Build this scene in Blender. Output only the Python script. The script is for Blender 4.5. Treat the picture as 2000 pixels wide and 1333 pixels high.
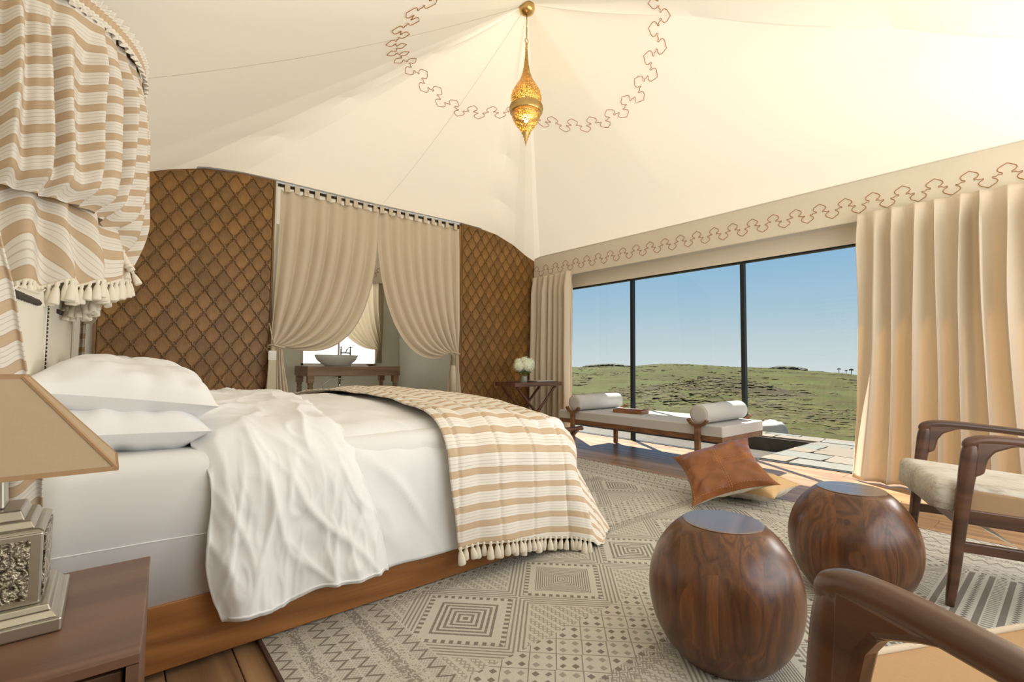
import bpy, bmesh, math, random
from mathutils import Vector, Matrix, noise
import numpy as np

for o in list(bpy.data.objects):
    bpy.data.objects.remove(o, do_unlink=True)
random.seed(7)
PI = math.pi
SC = bpy.context.scene
COL = SC.collection

# ------------------------------------------------------------------ camera
FPX, YAW, PITCH, ROLL, CAMH = 932.635, 0.699529, 0.0486963, 0.00840769, 0.9
fw = Vector((math.sin(YAW)*math.cos(PITCH), math.cos(YAW)*math.cos(PITCH), math.sin(PITCH)))
rt0 = Vector((math.cos(YAW), -math.sin(YAW), 0)); up0 = rt0.cross(fw)
rt = rt0*math.cos(ROLL) + up0*math.sin(ROLL)
up = up0*math.cos(ROLL) - rt0*math.sin(ROLL)
cam_d = bpy.data.cameras.new('camera'); cam = bpy.data.objects.new('camera', cam_d); COL.objects.link(cam)
cam_d.sensor_fit = 'HORIZONTAL'; cam_d.sensor_width = 36.0; cam_d.lens = FPX/2000*36.0
cam_d.clip_start = 0.02; cam_d.clip_end = 20000
cam.matrix_world = Matrix(((rt.x, up.x, -fw.x, 0), (rt.y, up.y, -fw.y, 0), (rt.z, up.z, -fw.z, CAMH), (0, 0, 0, 1)))
SC.camera = cam

# ------------------------------------------------------------------ sky, sun, fill lights, exposure
world = bpy.data.worlds.new('sky'); SC.world = world; world.use_nodes = True
wt = world.node_tree; wt.nodes.clear()
w_out = wt.nodes.new('ShaderNodeOutputWorld'); w_bg = wt.nodes.new('ShaderNodeBackground')
w_tc = wt.nodes.new('ShaderNodeTexCoord'); w_sep = wt.nodes.new('ShaderNodeSeparateXYZ'); w_cr = wt.nodes.new('ShaderNodeValToRGB')
wt.links.new(w_tc.outputs['Generated'], w_sep.inputs[0]); wt.links.new(w_sep.outputs['Z'], w_cr.inputs[0])
wt.links.new(w_cr.outputs[0], w_bg.inputs[0]); wt.links.new(w_bg.outputs[0], w_out.inputs[0])
els = w_cr.color_ramp.elements
els[0].position = 0.0; els[0].color = (0.43, 0.475, 0.485, 1)
els[1].position = 1.0; els[1].color = (0.07, 0.18, 0.38, 1)
for p, c in ((0.045, (0.37, 0.44, 0.47, 1)), (0.11, (0.27, 0.385, 0.47, 1)), (0.24, (0.14, 0.30, 0.475, 1)), (0.5, (0.10, 0.24, 0.44, 1))):
    e = els.new(p); e.color = c
w_bg.inputs[1].default_value = 0.96

def add_light(name, kind, energy, color, loc, direction, size=None, size_y=None):
    d = bpy.data.lights.new(name, kind); d.energy = energy; d.color = color
    if kind == 'AREA':
        d.shape = 'RECTANGLE'; d.size = size; d.size_y = size_y
    o = bpy.data.objects.new(name, d); COL.objects.link(o); o.location = loc
    o.rotation_euler = Vector(direction).to_track_quat('-Z', 'Y').to_euler()
    return o
sun = add_light('sun', 'SUN', 11.5, (1.0, 0.93, 0.82), (12, 14, 18), (-0.45, -0.67, -1.0)); sun.data.angle = 0.009
# added fill lights, unseen, behind the camera and beyond the right curtain
add_light('fill_light_front', 'AREA', 47, (1.0, 0.96, 0.90), (2.3, -1.16, 1.35), (0, 1, 0.42), 3.6, 1.9)
add_light('fill_light_side', 'AREA', 42, (1.0, 0.97, 0.92), (4.80, -0.66, 1.05), (-1, 0.8, -0.15), 0.85, 1.8)

SC.view_settings.view_transform = 'Standard'; SC.view_settings.look = 'None'
SC.view_settings.gamma = 1.0; SC.view_settings.use_curve_mapping = False
SC.view_settings.exposure = 0.67

# ------------------------------------------------------------------ helpers: objects
def link_mesh(name, me, mat=None, parent=None, loc=None):
    o = bpy.data.objects.new(name, me); COL.objects.link(o)
    if mat is not None and not me.materials:
        me.materials.append(mat)
    if parent is not None: o.parent = parent
    if loc is not None: o.location = loc
    return o
def mesh_py(name, verts, faces, smooth=False):
    me = bpy.data.meshes.new(name); me.from_pydata([tuple(v) for v in verts], [], faces); me.update()
    if smooth: me.shade_smooth()
    return me
def obj(name, vf, mat, parent=None, smooth=False, loc=None, bevel=0, sub=0, solid=0, uv=None):
    me = mesh_py(name, vf[0], vf[1], smooth)
    if uv is not None:
        lay = me.uv_layers.new(name='UVMap')
        idx = np.empty(len(me.loops), dtype=np.int32); me.loops.foreach_get('vertex_index', idx)
        lay.data.foreach_set('uv', np.asarray(uv, dtype=np.float32)[idx].ravel())
    o = link_mesh(name, me, mat, parent, loc)
    if solid:
        m = o.modifiers.new('solid', 'SOLIDIFY'); m.thickness = solid; m.offset = 0
    if bevel:
        m = o.modifiers.new('bevel', 'BEVEL'); m.width = bevel; m.segments = 2; m.limit_method = 'ANGLE'
        m.harden_normals = False
    if sub:
        m = o.modifiers.new('sub', 'SUBSURF'); m.levels = sub; m.render_levels = sub
    return o
def thing(name, label, cat, loc=(0, 0, 0), rz=0.0, group=None):
    o = bpy.data.objects.new(name, None); COL.objects.link(o); o.location = loc; o.rotation_euler = (0, 0, rz)
    o.empty_display_size = 0.05
    tag(o, label, cat, group); return o
def tag(o, label, cat, group=None):
    o['label'] = label; o['category'] = cat
    if group: o['group'] = group
    return o
def struct(o):
    o['kind'] = 'structure'; return o

# ------------------------------------------------------------------ helpers: shapes -> (verts, faces)
def merge(*parts):
    V, F = [], []
    for v, f in parts:
        n = len(V); V += [tuple(p) for p in v]; F += [tuple(i+n for i in q) for q in f]
    return V, F
def box(x0, x1, y0, y1, z0, z1):
    V = [(x, y, z) for z in (z0, z1) for y in (y0, y1) for x in (x0, x1)]
    F = [(0, 2, 3, 1), (4, 5, 7, 6), (0, 1, 5, 4), (2, 6, 7, 3), (0, 4, 6, 2), (1, 3, 7, 5)]
    return V, F
def frustum(cx, cy, z0, z1, hx0, hy0, hx1, hy1):
    V = [(cx+sx*hx, cy+sy*hy, z) for z, hx, hy in ((z0, hx0, hy0), (z1, hx1, hy1)) for sy in (-1, 1) for sx in (-1, 1)]
    return V, box(0, 1, 0, 1, 0, 1)[1]
def xform(vf, M):
    return [tuple(M @ Vector(v)) for v in vf[0]], vf[1]
def lathe(profile, n=32, cx=0, cy=0, cap=True):
    V, F = [], []
    for r, z in profile:
        for i in range(n):
            a = 2*PI*i/n; V.append((cx+r*math.cos(a), cy+r*math.sin(a), z))
    for k in range(len(profile)-1):
        for i in range(n):
            j = (i+1) % n
            F.append((k*n+i, k*n+j, (k+1)*n+j, (k+1)*n+i))
    if cap:
        F.append(tuple(reversed(range(n)))); F.append(tuple(range((len(profile)-1)*n, len(profile)*n)))
    return V, F
def tube(pts, r, n=8, closed=False, flat=1.0):
    """round bar along a polyline; r is a number or one radius per point"""
    P = [Vector(p) for p in pts]; m = len(P); V, F = [], []
    R = r if isinstance(r, (list, tuple)) else [r]*m
    up_ = None
    for k in range(m):
        if closed: t = P[(k+1) % m]-P[k-1]
        else: t = P[min(k+1, m-1)]-P[max(k-1, 0)]
        t = t.normalized() if t.length > 1e-9 else Vector((0, 0, 1))
        if up_ is None:
            up_ = Vector((0, 0, 1)) if abs(t.z) < 0.9 else Vector((1, 0, 0))
        s = t.cross(up_).normalized(); up_ = s.cross(t).normalized()
        for i in range(n):
            a = 2*PI*i/n; V.append(P[k]+(s*math.cos(a)+up_*math.sin(a)*flat)*R[k])
    for k in range(m if closed else m-1):
        k2 = (k+1) % m
        for i in range(n):
            j = (i+1) % n; F.append((k*n+i, k*n+j, k2*n+j, k2*n+i))
    if not closed:
        F.append(tuple(reversed(range(n)))); F.append(tuple(range((m-1)*n, m*n)))
    return V, F
def bar(a, b, w, h, upv=(0, 0, 1), w2=None, h2=None):
    """rectangular bar from a to b"""
    a, b = Vector(a), Vector(b); t = (b-a).normalized(); s = t.cross(Vector(upv)).normalized(); u = s.cross(t)
    w2 = w if w2 is None else w2; h2 = h if h2 is None else h2
    V = []
    for p, ww, hh in ((a, w, h), (b, w2, h2)):
        for sy in (-1, 1):
            for sx in (-1, 1): V.append(p+s*sx*ww/2+u*sy*hh/2)
    return V, [(0, 1, 3, 2), (4, 6, 7, 5), (0, 4, 5, 1), (2, 3, 7, 6), (0, 2, 6, 4), (1, 5, 7, 3)]
def loft(pts, W, H, n=14, p=2.6, upv=None, smooth_n=5):
    """rounded bar along a smooth path; W, H one size per control point"""
    P = catmull(pts, smooth_n); m = len(P); k = len(pts)-1
    def at(L, i):
        t = i/(m-1)*k; a = min(k-1, int(t)); return lerp(L[a], L[a+1], sstep(0, 1, t-a))
    V, F = [], []
    for i in range(m):
        t = (P[min(i+1, m-1)]-P[max(i-1, 0)]).normalized(); u0 = Vector(upv) if upv else Vector((0, 0, 1))
        s = t.cross(u0).normalized(); u_ = s.cross(t).normalized(); w, h = at(W, i)/2, at(H, i)/2
        e = 1.0 if 0 < i < m-1 else .86
        for q in range(n):
            a = 2*PI*q/n; c, d = math.cos(a), math.sin(a)
            V.append(P[i]+s*(w*e*math.copysign(abs(c)**(2/p), c))+u_*(h*e*math.copysign(abs(d)**(2/p), d)))
    for i in range(m-1):
        for q in range(n):
            j = (q+1) % n; F.append((i*n+q, i*n+j, (i+1)*n+j, (i+1)*n+q))
    F.append(tuple(reversed(range(n)))); F.append(tuple(range((m-1)*n, m*n)))
    return V, F
def grid(nu, nv, fn):
    """surface fn(u,v) -> (point) for u,v in 0..1; returns (verts, faces)"""
    V = [fn(i/(nu-1), j/(nv-1)) for j in range(nv) for i in range(nu)]
    F = [(j*nu+i, j*nu+i+1, (j+1)*nu+i+1, (j+1)*nu+i) for j in range(nv-1) for i in range(nu-1)]
    return V, F
def prism(poly, z0, z1, inset=0.0):
    """extrude an xy polygon (ccw); optional inset of the top rim"""
    n = len(poly); c = (sum(p[0] for p in poly)/n, sum(p[1] for p in poly)/n)
    V = [(x, y, z0) for x, y in poly] + [(x+(c[0]-x)*inset, y+(c[1]-y)*inset, z1) for x, y in poly]
    F = [tuple(reversed(range(n))), tuple(range(n, 2*n))] + [(i, (i+1) % n, n+(i+1) % n, n+i) for i in range(n)]
    return V, F
def nz(x, y, z=0.0): return noise.noise(Vector((x, y, z)))
def sstep(a, b, x):
    t = min(1, max(0, (x-a)/(b-a))); return t*t*(3-2*t)
def lerp(a, b, t): return a+(b-a)*t
def interp(x, pts):
    if x <= pts[0][0]: return pts[0][1]
    for (a, fa), (b, fb) in zip(pts, pts[1:]):
        if x <= b: return fa+(fb-fa)*(x-a)/(b-a)
    return pts[-1][1]
def catmull(pts, n):
    P = [Vector(p) for p in pts]; out = []
    Q = [P[0]*2-P[1]]+P+[P[-1]*2-P[-2]]
    for k in range(1, len(Q)-2):
        for i in range(n):
            t = i/n; a, b, c, d = Q[k-1], Q[k], Q[k+1], Q[k+2]
            out.append(0.5*((2*b)+(c-a)*t+(2*a-5*b+4*c-d)*t*t+(3*b-a-3*c+d)*t**3))
    out.append(P[-1]); return out

# ------------------------------------------------------------------ helpers: materials
class X:
    """tiny expression builder over Math nodes"""
    def __init__(s, nt, sock): s.nt, s.k = nt, sock
    def _m(s, op, *a):
        n = s.nt.nodes.new('ShaderNodeMath'); n.operation = op
        for i, v in enumerate((s,)+a):
            if isinstance(v, X): s.nt.links.new(v.k, n.inputs[i])
            else: n.inputs[i].default_value = float(v)
        return X(s.nt, n.outputs[0])
    def __add__(s, o): return s._m('ADD', o)
    __radd__ = __add__
    def __sub__(s, o): return s._m('SUBTRACT', o)
    def __rsub__(s, o): return s._m('MULTIPLY', -1)._m('ADD', o)
    def __mul__(s, o): return s._m('MULTIPLY', o)
    __rmul__ = __mul__
    def __truediv__(s, o): return s._m('DIVIDE', o)
    def abs(s): return s._m('ABSOLUTE')
    def fract(s): return s._m('FRACT')
    def floor(s): return s._m('FLOOR')
    def sin(s): return s._m('SINE')
    def lt(s, o): return s._m('LESS_THAN', o)
    def gt(s, o): return s._m('GREATER_THAN', o)
    def max(s, o): return s._m('MAXIMUM', o)
    def min(s, o): return s._m('MINIMUM', o)
    def pp(s, o): return s._m('PINGPONG', o)
    def inv(s): return 1.0-s
    def band(s, a, b): return s.gt(a)*s.lt(b)
    def pulse(s, c, w): return (s-c).abs().lt(w)
class Mat:
    def __init__(s, name):
        s.m = bpy.data.materials.new(name); s.m.use_nodes = True; s.nt = s.m.node_tree; s.nt.nodes.clear()
        s.out = s.nt.nodes.new('ShaderNodeOutputMaterial')
        s._tc = None
    def n(s, t, **kw):
        q = s.nt.nodes.new(t)
        for k, v in kw.items(): setattr(q, k, v)
        return q
    def l(s, a, b): s.nt.links.new(a.k if isinstance(a, X) else a, b)
    def coord(s, kind='Object', scale=(1, 1, 1), rot=(0, 0, 0)):
        if s._tc is None: s._tc = s.n('ShaderNodeTexCoord')
        mp = s.n('ShaderNodeMapping'); mp.inputs['Scale'].default_value = scale; mp.inputs['Rotation'].default_value = rot
        s.l(s._tc.outputs[kind], mp.inputs[0]); return mp.outputs[0]
    def xyz(s, kind='Object'):
        sp = s.n('ShaderNodeSeparateXYZ'); s.l(s.coord(kind), sp.inputs[0])
        return [X(s.nt, o) for o in sp.outputs]
    def noise(s, vec, scale=5, detail=3, rough=0.5, dist=0.0):
        q = s.n('ShaderNodeTexNoise'); q.inputs['Scale'].default_value = scale; q.inputs['Detail'].default_value = detail
        q.inputs['Roughness'].default_value = rough; q.inputs['Distortion'].default_value = dist
        s.l(vec, q.inputs['Vector']); return X(s.nt, q.outputs['Fac'])
    def wave(s, vec, scale=5, dist=0.0, detail=2, dscale=1, direction='X', typ='BANDS'):
        q = s.n('ShaderNodeTexWave', wave_type=typ); q.inputs['Scale'].default_value = scale
        if typ == 'BANDS': q.bands_direction = direction
        q.inputs['Distortion'].default_value = dist; q.inputs['Detail'].default_value = detail
        q.inputs['Detail Scale'].default_value = dscale; s.l(vec, q.inputs['Vector']); return X(s.nt, q.outputs['Fac'])
    def vor(s, vec, scale=5, feature='F1', out='Distance'):
        q = s.n('ShaderNodeTexVoronoi', feature=feature); q.inputs['Scale'].default_value = scale
        s.l(vec, q.inputs['Vector']); return X(s.nt, q.outputs[out])
    def ramp(s, fac, stops):
        q = s.n('ShaderNodeValToRGB'); e = q.color_ramp.elements
        e[0].position, e[0].color = stops[0][0], (*stops[0][1], 1); e[1].position, e[1].color = stops[-1][0], (*stops[-1][1], 1)
        for p, c in stops[1:-1]:
            k = e.new(p); k.color = (*c, 1)
        s.l(fac, q.inputs[0]); return q.outputs[0]
    def mix(s, fac, a, b, mode='MIX'):
        q = s.n('ShaderNodeMix', data_type='RGBA', blend_type=mode)
        for sock, v in ((q.inputs[0], fac), (q.inputs[6], a), (q.inputs[7], b)):
            if isinstance(v, X): s.l(v, sock)
            elif isinstance(v, (int, float)): sock.default_value = v
            elif isinstance(v, tuple): sock.default_value = (*v, 1)
            else: s.l(v, sock)
        return q.outputs[2]
    def bump(s, h, strength=0.3, dist=0.01):
        q = s.n('ShaderNodeBump'); q.inputs['Strength'].default_value = strength; q.inputs['Distance'].default_value = dist
        s.l(h, q.inputs['Height']); return q.outputs[0]
    def pbsdf(s, col, rough=0.6, metal=0.0, bump=None, spec=None, **kw):
        b = s.n('ShaderNodeBsdfPrincipled')
        if isinstance(col, tuple): b.inputs['Base Color'].default_value = (*col, 1)
        else: s.l(col, b.inputs['Base Color'])
        if isinstance(rough, (int, float)): b.inputs['Roughness'].default_value = rough
        else: s.l(rough, b.inputs['Roughness'])
        b.inputs['Metallic'].default_value = metal
        if spec is not None: b.inputs['Specular IOR Level'].default_value = spec
        if bump is not None: s.l(bump, b.inputs['Normal'])
        for k, v in kw.items(): b.inputs[k].default_value = v
        return b.outputs[0]
    def done(s, shader): s.l(shader, s.out.inputs[0]); return s.m
    def rnd(s):
        q = s.n('ShaderNodeObjectInfo'); return X(s.nt, q.outputs['Random'])

def m_plain(name, col, rough=0.6, metal=0.0, var=0.06, nscale=30, bump=0.0, spec=None, **kw):
    k = Mat(name); v = k.coord(); f = k.noise(v, nscale, 4)
    c = k.mix(f, tuple(max(0, x*(1-var)) for x in col), tuple(min(1, x*(1+var)) for x in col))
    b = k.bump(f, bump, 0.004) if bump else None
    return k.done(k.pbsdf(c, rough, metal, b, spec, **kw))
def m_fabric(name, col, var=0.08, weave=700, rough=0.9, trans=0.0, bump=0.25, tcol=None, blotch=3.0):
    k = Mat(name); v = k.coord(); f = k.noise(v, blotch, 3)
    w1 = k.noise(k.coord(scale=(1, 1, .12)), weave*.35, 2); w2 = k.noise(k.coord(scale=(.12, .12, 1)), weave*.35, 2)
    h = w1*.5+w2*.5
    c = k.mix(f*.5+h*.5, tuple(x*(1-var) for x in col), tuple(min(1, x*(1+var)) for x in col))
    bs = k.pbsdf(c, rough, 0, k.bump(h, bump, 0.002), 0.2)
    if trans:
        t = k.n('ShaderNodeBsdfTranslucent')
        if tcol: t.inputs[0].default_value = (*tcol, 1)
        else: k.l(c, t.inputs[0])
        mx = k.n('ShaderNodeMixShader'); mx.inputs[0].default_value = trans
        k.l(bs, mx.inputs[1]); k.l(t.outputs[0], mx.inputs[2]); bs = mx.outputs[0]
    return k.done(bs)
def m_wood(name, dark, light, axis='X', scale=1.0, rough=0.45, ring=9.0, rnd=0.0, knots=False, coat=0.0, bump=0.12, spec=None):
    """grain runs along the given object axis"""
    k = Mat(name); st = {'X': (.12, 1, 1), 'Y': (1, .12, 1), 'Z': (1, 1, .12)}[axis]
    v = k.coord(scale=tuple(a*scale for a in st))
    if rnd:
        add = k.n('ShaderNodeVectorMath', operation='ADD'); k.l(v, add.inputs[0])
        cx = k.n('ShaderNodeCombineXYZ'); r = k.rnd()
        for i, s_ in enumerate((17.3, 5.1, 9.7)): k.l(r*s_, cx.inputs[i])
        k.l(cx.outputs[0], add.inputs[1]); v = add.outputs[0]
    big = k.noise(v, 3.0, 2, .5, .6)
    rings = (big*ring).fract().pp(0.5)*2.0
    fine = k.noise(k.coord(scale=tuple(a*(.15 if a < 1 else 1)*scale for a in st)), 160, 3, .6)
    f = rings*.55+fine*.45
    mid = tuple((a+b)/2 for a, b in zip(dark, light))
    c = k.ramp(f, [(0.1, dark), (0.5, mid), (0.95, light)])
    if knots:
        kv = k.vor(k.coord(scale=tuple(a*scale*(3 if a < 1 else 1) for a in st)), 3.1)
        c = k.mix(kv.lt(.045), c, tuple(x*.3 for x in dark))
        c = k.mix((kv.lt(.12))*.35, c, tuple(x*.6 for x in dark))
    if rnd:
        c = k.mix(1.0, c, k.ramp(k.rnd(), [(0, (1-rnd,)*3), (1, (1+rnd*.6,)*3)]), 'MULTIPLY')
    kw = {'Coat Weight': coat, 'Coat Roughness': 0.2} if coat else {}
    return k.done(k.pbsdf(c, rough, 0, k.bump(f, bump, 0.003), spec, **kw))
# ------------------------------------------------------------------ materials
M_CANVAS = m_fabric('cream_canvas', (0.80, 0.755, 0.655), 0.03, 500, 0.95, trans=0.118, tcol=(0.80, 0.725, 0.575), bump=0.08, blotch=1.2)
M_WALL = m_plain('off_white_plaster', (0.74, 0.71, 0.63), 0.9, var=0.03, nscale=8)
M_STITCH = m_plain('rust_thread', (0.42, 0.16, 0.035), 0.8)
M_SEAM = m_plain('seam_thread', (0.42, 0.36, 0.26), 0.9)
M_DARKMETAL = m_plain('black_frame_metal', (0.015, 0.017, 0.018), 0.4, 0.3)
M_VAL = m_fabric('valance_linen', (0.74, 0.67, 0.55), 0.07, 400, 0.95, bump=0.15)
M_PLANK = m_wood('floor_plank_wood', (0.20, 0.112, 0.056), (0.45, 0.27, 0.145), 'Y', 1.0, 0.36, 8, rnd=0.22)
M_SLAB = m_plain('dark_subfloor', (0.05, 0.03, 0.02), 0.9)
M_BATHWALL = m_plain('bathroom_plaster', (0.66, 0.65, 0.55), 0.9, var=0.05, nscale=5)
M_BATHFLOOR = m_plain('bathroom_floor_stone', (0.30, 0.27, 0.22), 0.7, var=0.1)

def carved_mat():
    k = Mat('carved_wood'); r = k.rnd()
    v = k.coord('Object', (1, 1, .22))
    g = k.noise(v, 34, 5, .65, .8); d = k.noise(k.coord('Object', (1, 1, .6)), 6, 3, .6)
    c = k.ramp(g*.6+d*.4, [(0.25, (0.115, 0.056, 0.014)), (0.5, (0.235, 0.122, 0.034)), (0.78, (0.40, 0.22, 0.066))])
    c = k.mix(1.0, c, k.ramp(r, [(0, (.78, .78, .80)), (1, (1.15, 1.1, 1.05))]), 'MULTIPLY')
    return k.done(k.pbsdf(c, 0.40, 0, k.bump(g, .45, .006), .35))
M_CARVED = carved_mat()

def glass_mat():
    k = Mat('clear_glass'); t = k.n('ShaderNodeBsdfTransparent'); t.inputs[0].default_value = (0.97, 0.985, 0.98, 1)
    g = k.n('ShaderNodeBsdfGlossy'); g.inputs['Roughness'].default_value = 0.02
    f = k.n('ShaderNodeLayerWeight'); fc = X(k.nt, f.outputs['Facing']); fr = fc*fc*fc*fc*0.35+0.02
    m = k.n('ShaderNodeMixShader'); k.l(fr, m.inputs[0]); k.l(t.outputs[0], m.inputs[1]); k.l(g.outputs[0], m.inputs[2])
    return k.done(m.outputs[0])
M_GLASS = glass_mat()

# ------------------------------------------------------------------ room numbers (metres)
XL, XR, YF, YB = -0.36, 4.83, -1.25, 5.10
WTOP = 1.955                      # top of the big window
PEAK = Vector((2.28, 2.565, 3.585))
BACK_TOP = [(-0.36, 2.30), (0.0, 2.44), (0.21, 2.53), (0.34, 2.586), (0.6, 2.664), (0.89, 2.70), (1.22, 2.706), (2.2, 2.695), (3.38, 2.715),
            (3.74, 2.700), (3.98, 2.672), (4.28, 2.580), (4.52, 2.463), (4.73, 2.390), (4.83, 2.375)]
FRONT_TOP = [(-0.36, 2.30), (0.4, 2.5), (2.28, 2.60), (4.2, 2.52), (4.83, 2.375)]
def edge_z(x, y):
    if y >= YB-1e-4: return interp(x, BACK_TOP)
    if y <= YF+1e-4: return interp(x, FRONT_TOP)
    if x >= XR-1e-4: return 2.375
    return 2.30
HIPS = [math.atan2(2.535, -1.68), math.atan2(2.535, 1.70), math.atan2(YF-PEAK.y, 2.5), math.atan2(YF-PEAK.y, -2.5)]
def ceil_pt(th, s):
    c, d = math.cos(th), math.sin(th); t = 1e9
    if c > 1e-9: t = min(t, (XR-PEAK.x)/c)
    if c < -1e-9: t = min(t, (XL-PEAK.x)/c)
    if d > 1e-9: t = min(t, (YB-PEAK.y)/d)
    if d < -1e-9: t = min(t, (YF-PEAK.y)/d)
    qx, qy = PEAK.x+c*t, PEAK.y+d*t; zb = edge_z(qx, qy)
    dh = min(abs(math.remainder(th-h, 2*PI)) for h in HIPS)
    g = s+0.10*s*(1-s)
    z = PEAK.z+(zb-PEAK.z)*g
    z -= 0.13*(1-math.exp(-(dh/0.7)**1.1))*4*s*(1-s)*0.8
    z -= 0.028*math.exp(-(dh/0.07))*math.sin(PI*((4*s) % 1.0))*(1 if s < 0.999 else 0)
    return Vector((PEAK.x+c*t*s, PEAK.y+d*t*s, z)), t
def ceil_at(x, y):
    dx, dy = x-PEAK.x, y-PEAK.y; r = math.hypot(dx, dy); th = math.atan2(dy, dx)
    t = ceil_pt(th, 0)[1]; return ceil_pt(th, min(1, r/t))[0].z

# ------------------------------------------------------------------ ceiling
NT, NS = 288, 56
ths = sorted([2*PI*i/NT-PI for i in range(NT)]+HIPS+[math.atan2(YB-PEAK.y, XR-PEAK.x), math.atan2(YB-PEAK.y, XL-PEAK.x), math.atan2(YF-PEAK.y, XR-PEAK.x), math.atan2(YF-PEAK.y, XL-PEAK.x)])
nt_ = len(ths); V = [tuple(PEAK)]; F = []
for th in ths:
    for j in range(1, NS+1): V.append(tuple(ceil_pt(th, j/NS)[0]))
for i in range(nt_):
    a, b = 1+i*NS, 1+((i+1) % nt_)*NS
    F.append((0, b, a))
    for j in range(NS-1): F.append((a+j, b+j, b+j+1, a+j+1))
ceiling = struct(obj('ceiling', (V, F), M_CANVAS, smooth=False))
for p in ceiling.data.polygons: p.use_smooth = True
try:
    ceiling.data.set_sharp_from_angle(angle=math.radians(7))
except Exception: pass
MOTIF = [(.13, .02), (.13, .14), (.04, .26), (-.01, .46), (.03, .66), (.13, .82), (.25, 1.0), (.37, .82), (.47, .66), (.51, .46), (.46, .26), (.37, .14), (.37, .02), (.45, .07), (.52, -.07),
         (.63, -.02), (.63, -.14), (.54, -.26), (.49, -.46), (.53, -.66), (.63, -.82), (.75, -1), (.87, -.82), (.97, -.66), (1.01, -.46), (.96, -.26), (.87, -.14), (.87, -.02), (.95, -.07), (1.02, .07)]
nm = 30; pts = []
for m in range(nm):
    for a, h in MOTIF:
        th = 2*PI*(m+a)/nm; r = 0.94+0.070*h; x, y = PEAK.x+r*math.cos(th), PEAK.y+r*math.sin(th)
        pts.append((x, y, ceil_at(x, y)-0.009))
obj('embroidered_ring', tube(pts, 0.0024, 5, closed=True), M_STITCH, ceiling, True)
for x1, y1 in ((2.30, YB-.02), (-0.3, 3.4)):
    sp = []
    for i in range(1, 40):
        s = i/40; x, y = lerp(PEAK.x, x1, s), lerp(PEAK.y, y1, s); sp.append((x, y, ceil_at(x, y)-0.0065))
    obj('ceiling_seam', tube(sp, 0.0008, 4), M_SEAM, ceiling, True)

# ------------------------------------------------------------------ floor and planks
floor = struct(obj('floor', box(XL-.1, XR+.06, YF-.1, YB+.1, -0.14, -0.03), M_SLAB))
PW = 0.172; x = XL; row = 0
plank_meshes = {}
while x < XR-0.01:
    w = min(PW, XR-x); y = YF-(row*0.83 % 1.9)
    while y < YB:
        y2 = min(y+1.9, YB); y1 = max(y, YF)
        if y2-y1 > 0.05:
            L = round(y2-y1, 3); key = (round(w, 3), L)
            if key not in plank_meshes:
                me = mesh_py('plank', *prism([(0.0015, 0.001), (w-0.0015, 0.001), (w-0.0015, L-0.001), (0.0015, L-0.001)], -0.03, 0, 0.0))
                me.materials.append(M_PLANK); plank_meshes[key] = me
            o = link_mesh('plank', plank_meshes[key], None, floor, (x, y1, random.uniform(-0.0012, 0)))
            bv = o.modifiers.new('bevel', 'BEVEL'); bv.width = 0.0018; bv.segments = 1
        y += 1.9
    x += PW; row += 1

# ------------------------------------------------------------------ back wall with carved panels
DX0, DX1 = 1.215, 3.372                # doorway to the bathroom
def wall_strip(x0, x1, z0, top, n=24):
    P = [(x0, z0), (x1, z0)]+[(lerp(x1, x0, i/n), top(lerp(x1, x0, i/n))) for i in range(n+1)]
    return P
def plate_xz(P, y0, y1, inset=0.0):
    v, f = prism([(p[0], p[1]) for p in P], 0, 1, inset)
    return [(a, lerp(y1, y0, c), b) for a, b, c in v], f
topw = lambda x: interp(x, BACK_TOP)+0.02
wb = merge(plate_xz(wall_strip(XL-.1, DX0-.02, 0, topw), YB+.02, YB+.14), plate_xz(wall_strip(DX1+.03, XR+.1, 0, topw), YB+.02, YB+.14),
           plate_xz(wall_strip(DX0-.02, DX1+.03, 2.688, topw), YB+.02, YB+.10))
wall_back = struct(obj('wall_back', wb, M_WALL))
TW, TH_ = 0.1435, 0.2035
Q = [(0, 1), (.07, .90), (.08, .76), (.15, .70), (.27, .70), (.33, .60), (.45, .52), (.52, .45), (.60, .33), (.70, .27), (.70, .15), (.76, .08), (.90, .07), (1, 0)]
half = []
for sx, sy, seq in ((1, 1, Q), (1, -1, Q[::-1]), (-1, -1, Q), (-1, 1, Q[::-1])):
    half += [(sx*a, sy*b) for a, b in seq[:-1]]
TILE = [(a*TW/2*0.988, b*TH_/2*0.988) for a, b in half][::-1]
def clip(P, nx, nz_, d):
    """keep nx*x+nz*z <= d"""
    out = []
    for i in range(len(P)):
        a, b = P[i], P[(i+1) % len(P)]; fa, fb = nx*a[0]+nz_*a[1]-d, nx*b[0]+nz_*b[1]-d
        if fa <= 0: out.append(a)
        if (fa < 0 < fb) or (fb < 0 < fa):
            t = fa/(fa-fb); out.append((a[0]+(b[0]-a[0])*t, a[1]+(b[1]-a[1])*t))
    return out
def tile_vf(P):
    n = len(P); c = (sum(p[0] for p in P)/n, sum(p[1] for p in P)/n); V = []
    for sc, y in ((1.0, 0.0), (0.985, -0.006), (0.91, -0.0105)):
        for a, b in P: V.append((c[0]+(a-c[0])*sc, y, c[1]+(b-c[1])*sc))
    F = [tuple(range(2*n, 3*n))]
    for k in range(2):
        for i in range(n):
            j = (i+1) % n; F.append((k*n+i, k*n+j, (k+1)*n+j, (k+1)*n+i))
    return V, F
tile_me = mesh_py('tile', *tile_vf(TILE)); tile_me.materials.append(M_CARVED)
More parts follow.
